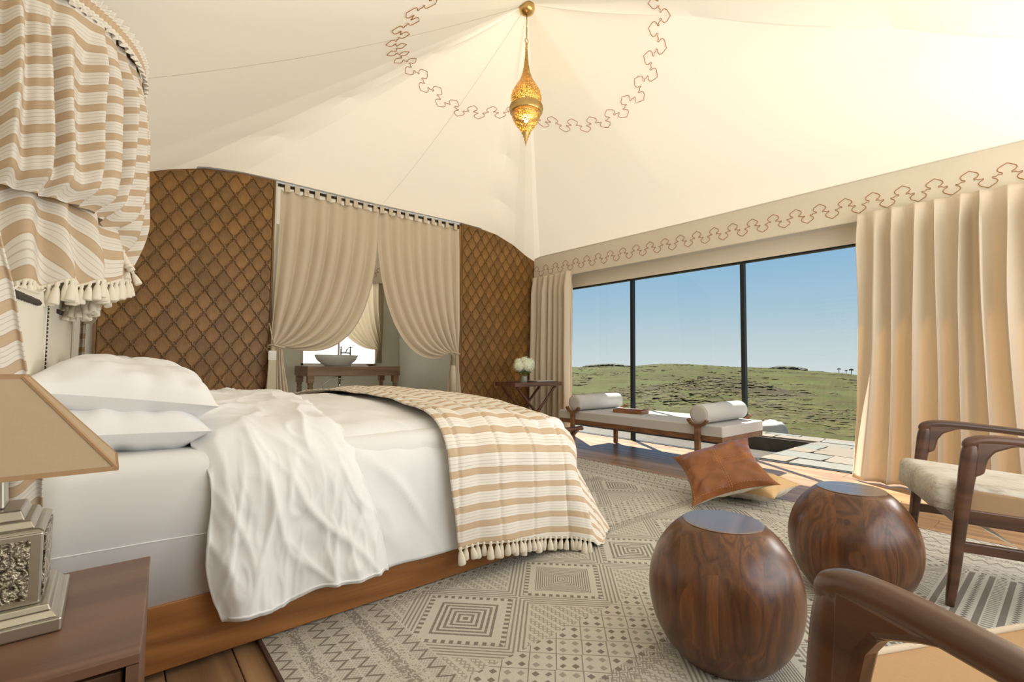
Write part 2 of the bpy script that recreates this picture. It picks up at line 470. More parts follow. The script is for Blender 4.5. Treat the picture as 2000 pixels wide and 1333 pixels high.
def carved_panel(x0, x1, zvis):
    top = lambda x: interp(x, BACK_TOP)-0.004
    pan = obj('carved_panel', plate_xz(wall_strip(x0, x1, 0, top), YB-.022, YB+.019), M_CARVED, wall_back, loc=(0, 0, 0))
    y = YB-.022; rest = []
    e0, e1 = x0+.022, x1-.022
    j = 0; z = 0.02
    while z < 2.8:
        i0 = (e0-.0)+(TW/2 if j % 2 else 0); xx = i0-TW
        while xx < e1+TW:
            P = [(xx+a, z+b) for a, b in TILE]
            inside = all(e0 <= p[0] <= e1 and 0.02 <= p[1] < top(p[0])-.012 for p in P)
            if inside:
                if z > zvis: link_mesh('tile', tile_me, None, pan, (xx, y, z))
                else: rest.append(tile_vf(P))
            else:
                Pc = clip(clip(P, -1, 0, -e0), 1, 0, e1); Pc = clip(Pc, 0, -1, -0.02) if Pc else Pc
                if Pc:
                    cx_ = min(max(xx, e0), e1); sl = (top(cx_+.02)-top(cx_-.02))/.04
                    Pc = clip(Pc, -sl, 1, top(cx_)-sl*cx_-.012)
                if len(Pc) > 2 and abs(sum(a[0]*b[1]-b[0]*a[1] for a, b in zip(Pc, Pc[1:]+Pc[:1]))) > 0.0012:
                    if z > zvis:
                        cx_ = sum(p[0] for p in Pc)/len(Pc); cz_ = sum(p[1] for p in Pc)/len(Pc)
                        obj('tile', tile_vf([(p[0]-cx_, p[1]-cz_) for p in Pc]), M_CARVED, pan, loc=(cx_, y, cz_))
                    else: rest.append(tile_vf(Pc))
            xx += TW
        z += TH_/2; j += 1
    if rest:
        r = obj('lower_tiles', merge(*[([(a, b+y, c) for a, b, c in v], f) for v, f in rest]), M_CARVED, pan); r['kind'] = 'stuff'
    # plain edge mouldings
    for xx in (x0+.009, x1-.009):
        obj('edge_moulding', box(xx-.009, xx+.009, YB-.036, YB-.02, 0, top(xx)-.003), M_CARVED, pan, bevel=.003)
    return pan
carved_panel(-0.11, DX0-.02, 0.80)
carved_panel(DX1+.03, 4.80, 0.62)
obj('door_jamb', box(DX1+.001, DX1+.029, YB-.03, YB+.14, 0, 2.672), M_CARVED, wall_back)
obj('door_jamb', box(DX0-.02, DX0-.001, YB-.02, YB+.14, 0, 2.672), M_WALL, wall_back)

# ------------------------------------------------------------------ left and front walls
struct(obj('wall_left', box(XL-.1, XL, YF-.1, YB+.1, 0, 2.36), M_WALL))
fx0, fx1, fz0, fz1 = 0.45, 4.15, 0.25, 2.25
wf = merge(box(XL-.1, fx0, YF-.1, YF, 0, 2.5), box(fx1, XR+.1, YF-.1, YF, 0, 2.5), box(fx0, fx1, YF-.1, YF, 0, fz0), box(fx0, fx1, YF-.1, YF, fz1, 2.66))
struct(obj('wall_front', wf, M_WALL))
w2 = struct(obj('added_window', merge(box(fx0, fx0+.05, YF-.07, YF-.03, fz0, fz1), box(fx1-.05, fx1, YF-.07, YF-.03, fz0, fz1),
                                  box(fx0, fx1, YF-.07, YF-.03, fz0, fz0+.05), box(fx0, fx1, YF-.07, YF-.03, fz1-.05, fz1)), M_DARKMETAL))  # unseen window, added to go with the front fill light
obj('window_pane', box(fx0+.05, fx1-.05, YF-.053, YF-.047, fz0+.05, fz1-.05), M_GLASS, w2)

# ------------------------------------------------------------------ window wall
wr = merge(box(XR, XR+.12, YF-.1, YB+.1, WTOP, 2.46), box(XR, XR+.12, 4.84, YB+.1, 0, WTOP), box(XR, XR+.12, YF-.1, YF, 0, WTOP))
struct(obj('wall_right', wr, M_WALL))
MUL = [4.82, 3.497, 2.165, 0.833, -0.50, YF+.02]
w1 = struct(obj('window_1', merge(box(XR+.012, XR+.06, YF, 4.84, WTOP-.016, WTOP+.0), box(XR+.012, XR+.06, YF, 4.84, -.03, .002)), M_DARKMETAL))
for y in MUL: obj('mullion', box(XR+.01, XR+.06, y-.019, y+.019, 0.002, WTOP-.016), M_DARKMETAL, w1)
for a, b in zip(MUL, MUL[1:]): obj('window_pane', box(XR+.033, XR+.039, b+.019, a-.019, 0.002, WTOP-.016), M_GLASS, w1)
struct(obj('trim_1', box(XR-.004, XR+.012, YF, 4.84, WTOP, WTOP+.16), M_VAL))

# pelmet with embroidered outline along the window head
VX = 4.665
val = thing('window_pelmet', 'long linen pelmet with rust embroidered outline above the big window', 'pelmet', (VX, 2.0, 2.1))
obj('pelmet_board', xform(box(VX, VX+.02, YF+.02, 5.06, 2.104, 2.47), Matrix.Translation((-VX, -2.0, -2.1))), M_VAL, val, bevel=.004)
obj('pelmet_hem', xform(box(VX-.003, VX+.003, YF+.02, 5.06, 2.106, 2.116), Matrix.Translation((-VX, -2.0, -2.1))), M_VAL, val)
pts = []; per = 0.189; k0 = int((5.06-YF)/per)
for m in range(k0):
    for a, h in MOTIF: pts.append((-0.003, 5.05-(m+a)*per-2.0, 2.238+h*0.074-2.1))
obj('embroidered_outline', tube(pts, 0.0023, 5), M_STITCH, val, True)

# ------------------------------------------------------------------ bathroom beyond the doorway
BX0, BX1, BY1 = 0.75, 3.72, 7.40
wx0, wx1, wz0, wz1 = 2.16, 3.33, 0.86, 2.20
bw = merge(box(BX0, wx0, BY1, BY1+.1, 0, 2.9), box(wx1, BX1, BY1, BY1+.1, 0, 2.9), box(wx0, wx1, BY1, BY1+.1, 0, wz0), box(wx0, wx1, BY1, BY1+.1, wz1, 2.9),
           box(BX0-.1, BX0, YB+.14, BY1+.1, 0, 2.9), box(BX1, BX1+.1, YB+.14, BY1+.1, 0, 2.9))
struct(obj('wall_bathroom', bw, M_BATHWALL))
struct(obj('floor_bathroom', box(BX0-.1, BX1+.1, YB+.1, BY1+.1, -.06, -.002), M_BATHFLOOR))
struct(obj('ceiling_bathroom', grid(2, 2, lambda u, v: (lerp(BX0-.1, BX1+.1, u), lerp(YB+.10, BY1+.1, v), 2.9)), M_CANVAS))
k = Mat('emissive_window_pane'); em = k.n('ShaderNodeEmission'); em.inputs[0].default_value = (1, .985, .95, 1); em.inputs[1].default_value = 2.2  # pane emits on its own, in place of daylight from outside
M_GLOWPANE = k.done(em.outputs[0])
w3 = struct(obj('window_3', merge(box(wx0, wx0+.03, BY1-.01, BY1+.04, wz0, wz1), box(wx1-.03, wx1, BY1-.01, BY1+.04, wz0, wz1), box(wx0, wx1, BY1-.01, BY1+.04, wz0, wz0+.03),
                                  box(wx0, wx1, BY1-.01, BY1+.04, wz1-.03, wz1), box(2.70, 2.73, BY1, BY1+.03, wz0, wz1)), M_WALL))
obj('window_pane', box(wx0+.03, wx1-.03, BY1+.034, BY1+.04, wz0+.03, wz1-.03), M_GLOWPANE, w3)
bv_ = thing('bathroom_pelmet', 'linen pelmet with embroidered outline above the bathroom window', 'pelmet', (2.75, BY1-.12, 2.2))
obj('pelmet_board', box(-.75, .80, 0, .02, .0, .32), M_VAL, bv_)
pts = [(-.75+(m+a)*.25, -.004, .16+h*.09) for m in range(6) for a, h in MOTIF]
obj('embroidered_outline', tube(pts, .003, 5), M_STITCH, bv_, True)
# ------------------------------------------------------------------ bed
def wp(parent, o):
    """part built in world coordinates: keep it there under its thing"""
    o.matrix_parent_inverse = (Matrix.Translation(parent.location) @ Matrix.Rotation(parent.rotation_euler.z, 4, 'Z')).inverted(); return o
def wobj(name, vf, mat, parent, **kw): return wp(parent, obj(name, vf, mat, parent, **kw))

M_WHITE = m_fabric('white_cotton', (0.83, 0.83, 0.84), 0.012, 900, 0.85, bump=0.05, blotch=2)
M_SHEET = m_fabric('white_sheet', (0.80, 0.79, 0.79), 0.012, 900, 0.85, bump=0.05, blotch=2)
M_PINE = m_wood('honey_pine', (0.20, 0.072, 0.017), (0.43, 0.18, 0.047), 'X', 1.0, 0.5, 7, knots=True)
M_HEAD = m_fabric('cream_linen', (0.80, 0.76, 0.66), 0.04, 500, 0.95, bump=0.15)
M_DARKTHREAD = m_plain('dark_cord', (0.045, 0.035, 0.028), 0.8, bump=.4)
M_TASSEL = m_fabric('ivory_yarn', (0.78, 0.72, 0.60), 0.08, 900, 0.95, bump=0.4)
def stripe_mat(name, trans=0.0):
    k = Mat(name); u, v, _ = k.xyz('UV')
    wob = k.noise(k.coord('UV', (3, 40, 1)), 6, 2)
    vv = v+(wob-0.5)*0.003
    p = (vv/0.071).fract()
    band = p.lt(0.375); thin = (p.pulse(0.52, 0.014)).max(p.pulse(0.68, 0.016)).max(p.pulse(0.86, 0.012))
    edge = p.pulse(0.02, 0.02).max(p.pulse(0.36, 0.018))
    w1 = k.noise(k.coord('UV', (260, 3000, 1)), 1, 2); w2 = k.noise(k.coord('UV', (3000, 260, 1)), 1, 2)
    slub = k.noise(k.coord('UV', (4, 90, 1)), 1, 3)
    c = k.mix(band*0.95, (0.80, 0.755, 0.68), (0.53, 0.355, 0.19))
    c = k.mix(thin*0.5, c, (0.40, 0.31, 0.24)); c = k.mix(edge*0.35, c, (0.37, 0.23, 0.13))
    c = k.mix((w1*.5+w2*.5)*0.35+slub*.2-.1, c, (0.86, 0.80, 0.72))
    bs = k.pbsdf(c, 0.9, 0, k.bump(w1*.5+w2*.5+slub*.6, .25, .003), .2)
    if trans:
        t = k.n('ShaderNodeBsdfTranslucent'); k.l(c, t.inputs[0]); mx = k.n('ShaderNodeMixShader'); mx.inputs[0].default_value = trans
        k.l(bs, mx.inputs[1]); k.l(t.outputs[0], mx.inputs[2]); bs = mx.outputs[0]
    return k.done(bs)
M_STRIPE = stripe_mat('striped_cotton')
M_STRIPE_T = stripe_mat('striped_cotton_sheer', 0.12)

BY0, BYF, BXH, BXF = 1.708, 3.46, -0.155, 1.87
bed = thing('bed', 'low pine bed base with thick white mattress facing the window', 'bed', (0.85, 2.58, 0))
wobj('side_rail', box(BXH, BXF, BY0, BY0+.035, 0.018, 0.206), M_PINE, bed, bevel=.004)
wobj('side_rail', box(BXH, BXF, BYF-.035, BYF, 0.018, 0.206), M_PINE, bed, bevel=.004)
wobj('foot_rail', box(BXF-.035, BXF, BY0+.036, BYF-.036, 0.018, 0.206), M_PINE, bed, bevel=.004)
wobj('plinth', box(BXH+.06, BXF-.08, BY0+.08, BYF-.08, 0.0125, 0.019), M_SLAB, bed)
def rbox(x0, x1, y0, y1, z0, z1, r, n=6, sag=0.0):
    """box with rounded vertical and top edges"""
    def ring(ins, z):
        P = []
        for cx, cy, a0 in ((x1-r, y1-r, 0), (x0+r, y1-r, PI/2), (x0+r, y0+r, PI), (x1-r, y0+r, 1.5*PI)):
            for i in range(n+1):
                a = a0+PI/2*i/n; P.append((cx+(r-ins)*math.cos(a), cy+(r-ins)*math.sin(a), z))
        return P
    rings = [ring(0, z0)]+[ring(r*0.9*(1-math.cos(t)), z1-r*0.9+r*0.9*math.sin(t)) for t in [PI/2*i/n for i in range(n+1)]]
    m = len(rings[0]); V = [p for q in rings for p in q]; F = [tuple(reversed(range(m))), tuple(range((len(rings)-1)*m, len(rings)*m))]
    for k in range(len(rings)-1):
        for i in range(m):
            j = (i+1) % m; F.append((k*m+i, k*m+j, (k+1)*m+j, (k+1)*m+i))
    return V, F
wobj('mattress', rbox(BXH+.01, BXF-.03, BY0+.004, BYF-.004, 0.206, 0.628, .07), M_SHEET, bed, smooth=True)
wobj('sheet_hem', tube([(-.15, BY0+.004, .392), (.10, BY0+.003, .388), (.34, BY0+.004, .380)], .0022, 5), M_SHEET, bed)
0 and wobj('sheet_crease', tube([(0.02, BY0+.012, .60), (0.10, BY0+.004, .53), (0.14, BY0+.004, .45), (.16, BY0+.004, .39)], .0018, 5), M_SHEET, bed)

# ---- cloth draped over the bed top
def drape(a, b, off, R, zt, Ys, Yf, Xe, flare=0.04):
    """cloth point (a along X, b along Y) laid on the bed; returns point, hang length, outward direction"""
    ca = min(a, Xe-R); cb = min(max(b, Ys+R), Yf-R)
    ex, ey = a-ca, b-cb; L = math.hypot(ex, ey)
    z = zt(ca, cb)+off
    if L < 1e-9: return Vector((ca, cb, z)), 0.0, Vector((0, 0, 1))
    d = Vector((ex/L, ey/L, 0)); Rr = R+off; A = PI*R/2
    if L < A:
        t = L/R; out, dn = Rr*math.sin(t), Rr*(1-math.cos(t)); nrm = d*math.sin(t)+Vector((0, 0, math.cos(t)))
    else:
        out, dn = Rr+flare*(L-A), Rr+(L-A); nrm = d.copy()
    p = Vector((ca, cb, z-dn))+d*out; floor_z = 0.022
    if p.z < floor_z:
        p += d*(floor_z-p.z)*0.75; p.z = floor_z+0.004*math.sin(a*60+b*40)
    return p, L, nrm
def crown(a, b):
    ed = min(b-BY0, BYF-b)
    z = 0.640+0.062*sstep(0.05, 0.75, ed)
    return z-0.065*sstep(1.15, 1.95, a)-0.01*sstep(.4, 0, a)
def wr(a, b, s, seed=0.0):
    return nz(a*s, b*s, seed)

# duvet: body under the throw plus the turned-back end nearest the pillows
duvet = thing('duvet', 'crumpled white cotton duvet spread over the bed and hanging down its side', 'duvet', (0.85, 2.58, 0.62))
def duvet_body(u, v):
    a = lerp(0.42, 1.93, u); lo = BY0-0.435; hi = BYF+0.40; b = lerp(lo, hi, v)
    p, L, n = drape(a, b, 0.012, 0.19, crown, BY0-.005, BYF+.01, BXF+.03, 0.01)
    f = sstep(0.1, 0.4, L)
    w = .010*max(0, 1-abs(wr(a*3+b*1.5, b*.9, 2.2, 21))*4)**2+0.010*f*(math.sin(a*19+2*wr(a, b, 2.2))*.6+wr(a*2.6, b*.7, 3.0, 5))+0.012*wr(a, b, 3.2, 2)*(1-.4*f)+0.006*wr(a, b, 9, 3)
    w *= 1-.85*sstep(.92, 1.06, a)
    return p+n*w
wobj('duvet_body', grid(130, 210, duvet_body), M_WHITE, duvet, smooth=True, solid=.006)
def folded(u, v):
    lo = BY0-0.432; hi = BYF+0.42; b = lerp(lo, hi, v)
    hang = max(0, BY0+.10-b); t = hang/.59
    al = 0.205+0.085*t+0.02*math.sin(t*7); ar = 0.70+0.10*sstep(0, 1, t)+0.015*math.sin(b*6)
    a = lerp(al, ar, u)
    # puffed thickness, thin at the free edges
    e = min(u, 1-u); puff = 0.034*sstep(0, .10, e)*(0.65+.35*sstep(0, .3, e))
    drop = 0.03*math.sin(u*PI*1.15)*sstep(.5, 1, t)     # uneven hem
    p, L, n = drape(a, b-(0.014*math.sin(u*6.5+.4)-.006*math.sin(u*15))*sstep(.55, 1, t), 0.012+puff, 0.19, crown, BY0-.012, BYF+.012, BXF+.03, 0.045)
    f = sstep(0.06, 0.42, L); g = sstep(0.28, .62, L)
    c = u-0.5
    # gathers radiate from the shoulder, a soft S-shaped wave hangs at the hem
    wv = 0.020*g*math.sin(u*8.0+0.5+1.6*wr(a, b, 2.0, 7))
    rid = lambda n_, k_: max(0.0, 1-abs(n_)*k_)**2
    cr = f*(1-.35*g)*(.012*rid(wr(a*3.4+b*1.3, b*1.3-a*.6, 2.0, 9), 3.2)+.009*rid(wr(a*4.0-b*1.6, b*1.1+a, 2.6, 2), 3.5)+.004*rid(wr(a*5+b, b*2-a, 4.5, 12), 3.0))
    cr2 = .009*g*rid(wr(a*5.5, b*.9, 2.0, 3), 3.0)
    tp = (1-f)*(0.012*rid(wr(a*2.2-b*1.4, b*1.2+a, 2.2, 4), 3)+0.010*wr(a, b, 4, 6)+.006*rid(wr(a*3+b*2, b*3, 3, 14), 3))
    return p+n*(wv+cr+cr2+tp+0.004*wr(a, b, 16, 1))
wobj('turned_back_end', grid(130, 260, folded), M_WHITE, duvet, smooth=True, solid=.009)
hp = [Vector(folded(u/60, 0.004))+Vector((0, -.004, 0)) for u in range(2, 59)]
wobj('hem_piping', tube(hp, .0045, 6), M_WHITE, duvet, smooth=True)

# throw blanket across the foot of the bed
throw = thing('throw_blanket', 'tan and cream striped quilted throw with tassels across the bed foot', 'blanket', (1.45, 2.58, 0.66))
TA0, TA1 = 1.045, 1.90+0.50
tuv = []
def throw_pt(u, v):
    lo0 = BY0-0.425; hi = BYF+0.42
    bl = lo0-0.030*sstep(0.05, .45, u); b = lerp(bl, hi, v); hang = max(0, BY0+.15-b)/.6
    a = lerp(TA0+0.055*hang-0.14*sstep(2.0, 3.4, b), TA1, u)
    cx_, cy_ = BXF+.035-.19, BY0-.02+.19; ex, ey = max(0, a-cx_), max(0, cy_-b); LL = math.hypot(ex, ey)
    lim = 0.685
    if LL > lim and ex > 0 and ey > 0: a, b = cx_+ex*lim/LL, cy_-ey*lim/LL
    a += 0.012*math.sin(b*7)*(1-u)
    tuv.append((a, b))
    q = ((a-1.0)/0.205) % 1.0; seam = math.exp(-((q-.5)/.035)**2)
    p, L, n = drape(a, b, 0.044, 0.19, crown, BY0-.02, BYF+.02, BXF+.035, 0.075+.34*min(1, max(0, a-1.72)*3)*min(1, max(0, 1.87-b)*3))
    f = sstep(0.1, 0.45, L)
    w = -0.013*seam*(1-.35*f)+0.018*f*math.sin(a*15+1.2*wr(a, b, 2, 4))*sstep(.3, .7, L)+0.008*wr(a, b, 6, 8)+0.010*wr(a, b, 2.4, 3)
    w += 0.016*math.sin(math.pi*q)*(1-.4*f)
    # deep folds where the corner hangs
    ex, ey = max(0, a-(BXF-.15)), max(0, BY0+.17-b)
    if ex > 0 and ey > 0:
        ang = math.atan2(ex, ey); w += 0.045*math.sin(ang*6.0+.5)*sstep(.15, .6, L)*min(1, ex*8)*min(1, ey*8)
    p = p+n*w
    if p.z < .02: p.z = .02
    return p
tg = grid(150, 250, throw_pt)
wobj('quilted_cloth', tg, M_STRIPE, throw, smooth=True, solid=.007, uv=tuv)
tass = lathe([(0.0005, .004), (.0045, .002), (.0055, -.006), (.0035, -.012), (.0062, -.018), (.0095, -.036), (.0115, -.058), (.0095, -.062), (.003, -.060)], 9)
tassel_me = mesh_py('tassel', tass[0], tass[1], True); tassel_me.materials.append(M_TASSEL)
_keep = list(tuv)
cnt = 0
for i in range(46):
    u = i/45*0.97+0.004; p = Vector(throw_pt(u, 0.0))
    if p.z < 0.060: continue
    o = wp(throw, link_mesh('tassel', tassel_me, None, throw)); o.location = p+Vector((0, -.002, .002))
    o.rotation_euler = (random.uniform(-.15, .15), random.uniform(-.22, .22), random.uniform(0, 6)); s = random.uniform(.9, 1.12); o.scale = (1.35*s, 1.35*s, s*random.uniform(.9, 1.05))
hem = [Vector(throw_pt(u/80, 0.0))+Vector((0, 0, -.001)) for u in range(81)]
wobj('hem_cord', tube(hem, .0042, 6), M_TASSEL, throw, smooth=True)

# pillows
def pillow(wx, wy, t, seed, pin=0.075):
    n = 40; V = []; F = []
    for side in (1, -1):
        o = len(V)
        for j in range(n+1):
            for i in range(n+1):
                u, v = -1+2*i/n, -1+2*j/n
                px_ = u*wx/2*(1-.055*(1-v*v)*0-pin*(1-abs(v)**2.2)*abs(u)**3); py_ = v*wy/2*(1-pin*(1-abs(u)**2.2)*abs(v)**3)
                h = ((1-abs(u)**3.2)*(1-abs(v)**3.2))
                z = t/2*max(0, h)**0.62
                wrn = nz(u*1.6+seed, v*1.6, side*2)*.022+nz(u*4+seed, v*4, 3+side)*.010
                corner = (abs(u)*abs(v))**2
                wrn += .012*math.sin(math.atan2(v, u)*14+seed)*(abs(u)**2+abs(v)**2)*.35*(1-corner)
                z = side*(z+wrn*min(1, h*2.5))
                V.append((px_, py_, z))
        for j in range(n):
            for i in range(n):
                q = (o+j*(n+1)+i, o+j*(n+1)+i+1, o+(j+1)*(n+1)+i+1, o+(j+1)*(n+1)+i)
                F.append(q if side > 0 else q[::-1])
    return V, F
def put_pillow(label, wx, wy, t, seed, loc, rot):
    o = obj('pillow', pillow(wx, wy, t, seed), M_WHITE, smooth=True); o.location = loc; o.rotation_euler = rot
    tag(o, label, 'pillow', 'white bed pillows'); return o
put_pillow('plump white pillow lying under the other near the bedside lamp', 0.47, 0.76, 0.19, 1.3, (0.015, 2.13, 0.690), (0.0, 0.03, 0.02))
put_pillow('plump white pillow topmost of the pair near the bedside lamp', 0.49, 0.74, 0.20, 4.1, (0.055, 2.16, 0.803), (0.04, 0.13, -0.05))
put_pillow('white pillow lying under the other on the bed side away from the lamp', 0.47, 0.76, 0.19, 2.2, (0.03, 3.02, 0.695), (0.0, 0.02, 0.0))
put_pillow('white pillow topmost of the pair on the bed side away from the lamp', 0.52, 0.74, 0.20, 6.6, (0.085, 3.0, 0.812), (0.0, 0.10, 0.03))

# headboard
hb = thing('headboard', 'wide cream linen headboard with rounded top and nailhead line', 'headboard', (-0.2, 2.7, 0))
HX = -0.172; prof = [(1.42, 0.0), (3.94, 0.0), (3.94, 0.98), (3.90, 1.08), (3.80, 1.16), (3.62, 1.215), (3.40, 1.25), (3.1, 1.262), (2.72, 1.235), (2.34, 1.165), (2.04, 1.105), (1.78, 1.085), (1.58, 1.072), (1.46, 1.04), (1.42, .98)]
v, f = prism(prof, 0, 1)
wobj('upholstered_panel', ([(lerp(HX-.07, HX, c), a, b) for a, b, c in v], f), M_HEAD, hb, bevel=.012)
nb = [xform(lathe([(.006, 0), (.0055, .003), (.003, .0055), (.0005, .006)], 6), Matrix.Translation((HX, 2.30, .70+i*.0135)) @ Matrix.Rotation(PI/2, 4, 'Y')) for i in range(41)]
wobj('nailhead_line', merge(*nb), M_DARKTHREAD, hb)
wobj('welt_seam', tube([(HX, 2.275, .65), (HX, 2.275, 1.27)], .003, 5), M_HEAD, hb)
for y0, y1, z0, z1 in ((1.50, 2.01, 1.048, 1.072), (2.66, 3.50, 1.10, 1.133)):
    wobj('corded_bar', tube([(HX+.002, lerp(y0, y1, i/30), lerp(z0, z1, i/30)+.002*math.sin(i*2.3)) for i in range(31)], .0085, 7), M_DARKTHREAD, hb, smooth=True)
wobj('edge_piping', tube([(HX+.002, a, b) for a, b in prof[2:]], .0025, 5), M_HEAD, hb)
# ------------------------------------------------------------------ curtains
M_CURT = m_fabric('beige_curtain_linen', (0.78, 0.69, 0.56), 0.05, 350, 0.95, trans=0.20, tcol=(0.88, 0.62, 0.20), bump=0.2)
M_SHEER = m_fabric('sheer_oatmeal_linen', (0.82, 0.72, 0.575), 0.08, 260, 0.95, trans=0.30, tcol=(0.70, 0.56, 0.38), bump=0.35)
M_GREYSHEER = m_fabric('grey_sheer_linen', (0.40, 0.34, 0.25), 0.12, 260, 0.95, trans=0.45, tcol=(0.6, 0.5, 0.34), bump=0.3)
M_ROD = m_plain('dark_iron_rod', (0.05, 0.04, 0.03), 0.5, 0.6)
M_ROPE = m_fabric('linen_rope', (0.62, 0.55, 0.42), 0.1, 900, 0.95, bump=.4)

def win_curtain(name, label, y0, y1, n, x0, seed, flare, z0=0.012, z1=2.135, roll=0.0, nu=220, nv=60):
    c = thing(name, label, 'curtain', (x0, (y0+y1)/2, 0), group=None)
    def f(u, v):
        z = lerp(z1, z0, v); w = u+0.035*nz(u*5, seed, 0)*sstep(0, .4, v)+.02*nz(u*11, v*1.2, seed)
        k = sstep(0.0, 0.12, v)
        amp = (0.018+0.042*k)*(0.75+0.75*nz(u*7, v*.5, seed+3))
        ph = w*n*2*PI+0.8*nz(u*4, v*.8, seed+1)
        s = math.sin(ph); xx = x0+amp*(s*0.75+.25*s*s*s)-0.015*v*v+0.01*nz(u*3, v*3, seed+9)
        yy = lerp(y0, y1, u)+0.35*amp*math.cos(ph)+flare*(0.5-u)*2*v**2.2*.5
        if roll and u < .16: xx -= roll*math.sin(PI*u/.16)*.6
        return (xx, yy, z)
    return c, wobj('drop_cloth', grid(nu, nv, f), M_CURT, c, smooth=True, solid=.003)
win_curtain('window_curtain', 'bunched cream curtain hanging at the window corner beside the carved wall', 4.25, 5.02, 7, 4.60, 2.0, 0.0, roll=.05, nu=160)
win_curtain('window_curtain', 'wide cream curtain pooling on the floor behind the armchair', 1.115, -0.14, 10, 4.585, 5.5, 0.20, nu=300)

def tieback(T, G, out, tail_z, p1, p2, n, amp, gw=0.07, tailw=0.22, taildir=0.0, nu=110, nv=70, vt=0.66, face=-1, seed=0.0, vout=1.0):
    """cloth from the top line T(u) swept to the tie point G and falling in a tail below it; u=0 is the free leading edge"""
    G = Vector(G); out = Vector(out)
    uv = []
    def f(u, v):
        P0 = T(u); g = G+out*(0.5-u)*gw*2+Vector((0, face*.02*math.sin(u*9), 0))
        ph = u*n*2*PI+seed+.9*nz(u*3, v*1.5, seed)
        if v <= vt:
            t = v/vt
            P1 = P0+Vector((0, 0, -lerp(p1[0], p1[1], u)))
            c = lerp(1, 0, u**1.1)
            P2 = g+out*(p2[0]*c)+Vector((0, 0, lerp(p2[1], 0.35, u**0.8)))
            p = P0*(1-t)**3+P1*3*t*(1-t)**2+P2*3*t*t*(1-t)+g*t**3
            am = amp*(0.55+.45*sstep(0, .25, t))*(1-.72*sstep(.72, 1, t))
            cloth = t*((P0-g).length*1.1)
        else:
            t = (v-vt)/(1-vt); w = lerp(gw*2, tailw, sstep(0, .8, t))
            p = Vector((0, 0, 0))+G+out*((0.5-u)*w+taildir*t)+Vector((0, face*.02*math.sin(u*9)*(1-t), 0)); p.z = lerp(G.z, tail_z, t)
            am = amp*(.28+.75*t); cloth = 3+t
        p = p+Vector((0, face*am*math.sin(ph), 0))+out*am*.3*math.cos(ph)
        uv.append((u*1.2, cloth)); return p
    return grid(nu, nv, f), uv
RZ = 2.668
rod = thing('curtain_rod', 'thin dark curtain rod across the bathroom doorway', 'rod', (2.29, YB-.02, RZ))
obj('rod_bar', tube([(-1.07, 0, 0), (1.07, 0, 0)], .013, 8), M_ROD, rod, True)
def door_curtain(label, xa, xb, G, out, n, seed, tailw, taildir, p1, p2):
    c = thing('door_curtain', label, 'curtain', (G[0], G[1], 0), group='tied back doorway curtains')
    def T(u): return Vector((lerp(xa, xb, u), YB-.03, RZ-.045-.018*abs(math.sin(u*9*PI))))
    vf, uv = tieback(T, G, out, 0.012, p1, p2, n, .030, gw=.055, tailw=tailw, taildir=taildir, seed=seed)
    wobj('drape', vf, M_SHEER, c, smooth=True, solid=.002)
    for i in range(10):
        u = (i+.5)/10; x = lerp(xa, xb, u)+.012*math.sin(i*5+seed); w = .024
        v = [(x+s*w*(1 if k not in (2, 3) else .9), y, z) for s in (-1, 1) for k, (y, z) in enumerate(((YB-.052, RZ-.065), (YB-.046, RZ+.004), (YB-.03, RZ+.019), (YB-.010, RZ+.019), (YB-.004, RZ+.0), (YB-.012, RZ-.065)))]
        wobj('tab', (v, [(k, k+1, k+7, k+6) for k in range(5)]), M_SHEER, c, solid=.002)
    return c
GL, GR = (1.235, YB-.075, 1.055), (3.285, YB-.075, 1.03)
door_curtain('oatmeal linen curtain tied back against the left carved wall panel', 2.27, 1.235, GL, (1, 0, 0), 7, 0.7, .30, .02, (1.25, .5), (.62, -.20))
door_curtain('oatmeal linen curtain tied back against the right carved wall panel', 2.24, 3.355, GR, (-1, 0, 0), 8, 2.1, .24, .0, (1.2, .5), (.58, -.30))
for G, sx, lab, cat in ((GL, -1, 'rope tieback with square white tassel head on the left doorway curtain', 'tieback'), (GR, 1, 'rope tieback with long beige tassel on the right doorway curtain', 'tieback')):
    t = thing('tieback', lab, cat, G)
    ring = [(0.075*math.cos(a), 0.055*math.sin(a)-.0, .012*math.sin(a*2)) for a in [2*PI*i/24 for i in range(24)]]
    obj('rope_loop', tube(ring, .007, 6, closed=True), M_ROPE, t, True)
    if sx < 0:
        obj('rope_tail', tube([(-.03, -.05, 0), (-.055, -.06, .09), (-.075, -.03, .22)], .005, 5), M_ROPE, t, True)
        obj('tassel_head', merge(box(-.085, -.015, -.075, -.06, -.135, -.045), box(-.07, -.03, -.079, -.074, -.12, -.06)), m_plain('white_lacquer', (.8, .79, .75), .4), t, bevel=.004)
        obj('tassel_skirt', frustum(-.05, -.068, -.52, -.135, .045, .014, .033, .01), M_ROPE, t, bevel=.006)
    else:
        obj('tassel_head', lathe([(.004, -.02), (.022, -.035), (.026, -.06), (.018, -.08), (.026, -.10), (.028, -.14), (.02, -.15)], 14, -.05, -.065), m_plain('olive_knot', (.30, .26, .17), .8), t, True)
        obj('tassel_skirt', lathe([(.018, -.14), (.030, -.17), (.036, -.3), (.045, -.52)], 16, -.05, -.065), M_ROPE, t, True)

# bathroom window drape
bd = thing('bathroom_curtain', 'grey sheer curtain swept aside at the bright bathroom window', 'curtain', (3.3, BY1-.07, 0))
vf, uv = tieback(lambda u: Vector((lerp(2.45, 3.40, u), BY1-.07, 2.24)), (3.33, BY1-.08, 1.12), (-1, 0, 0), .9, (.8, .4), (.30, -.05), 9, .03, gw=.05, tailw=.10, seed=3.3, nu=90, nv=50)
wobj('drape', vf, M_GREYSHEER, bd, smooth=True)

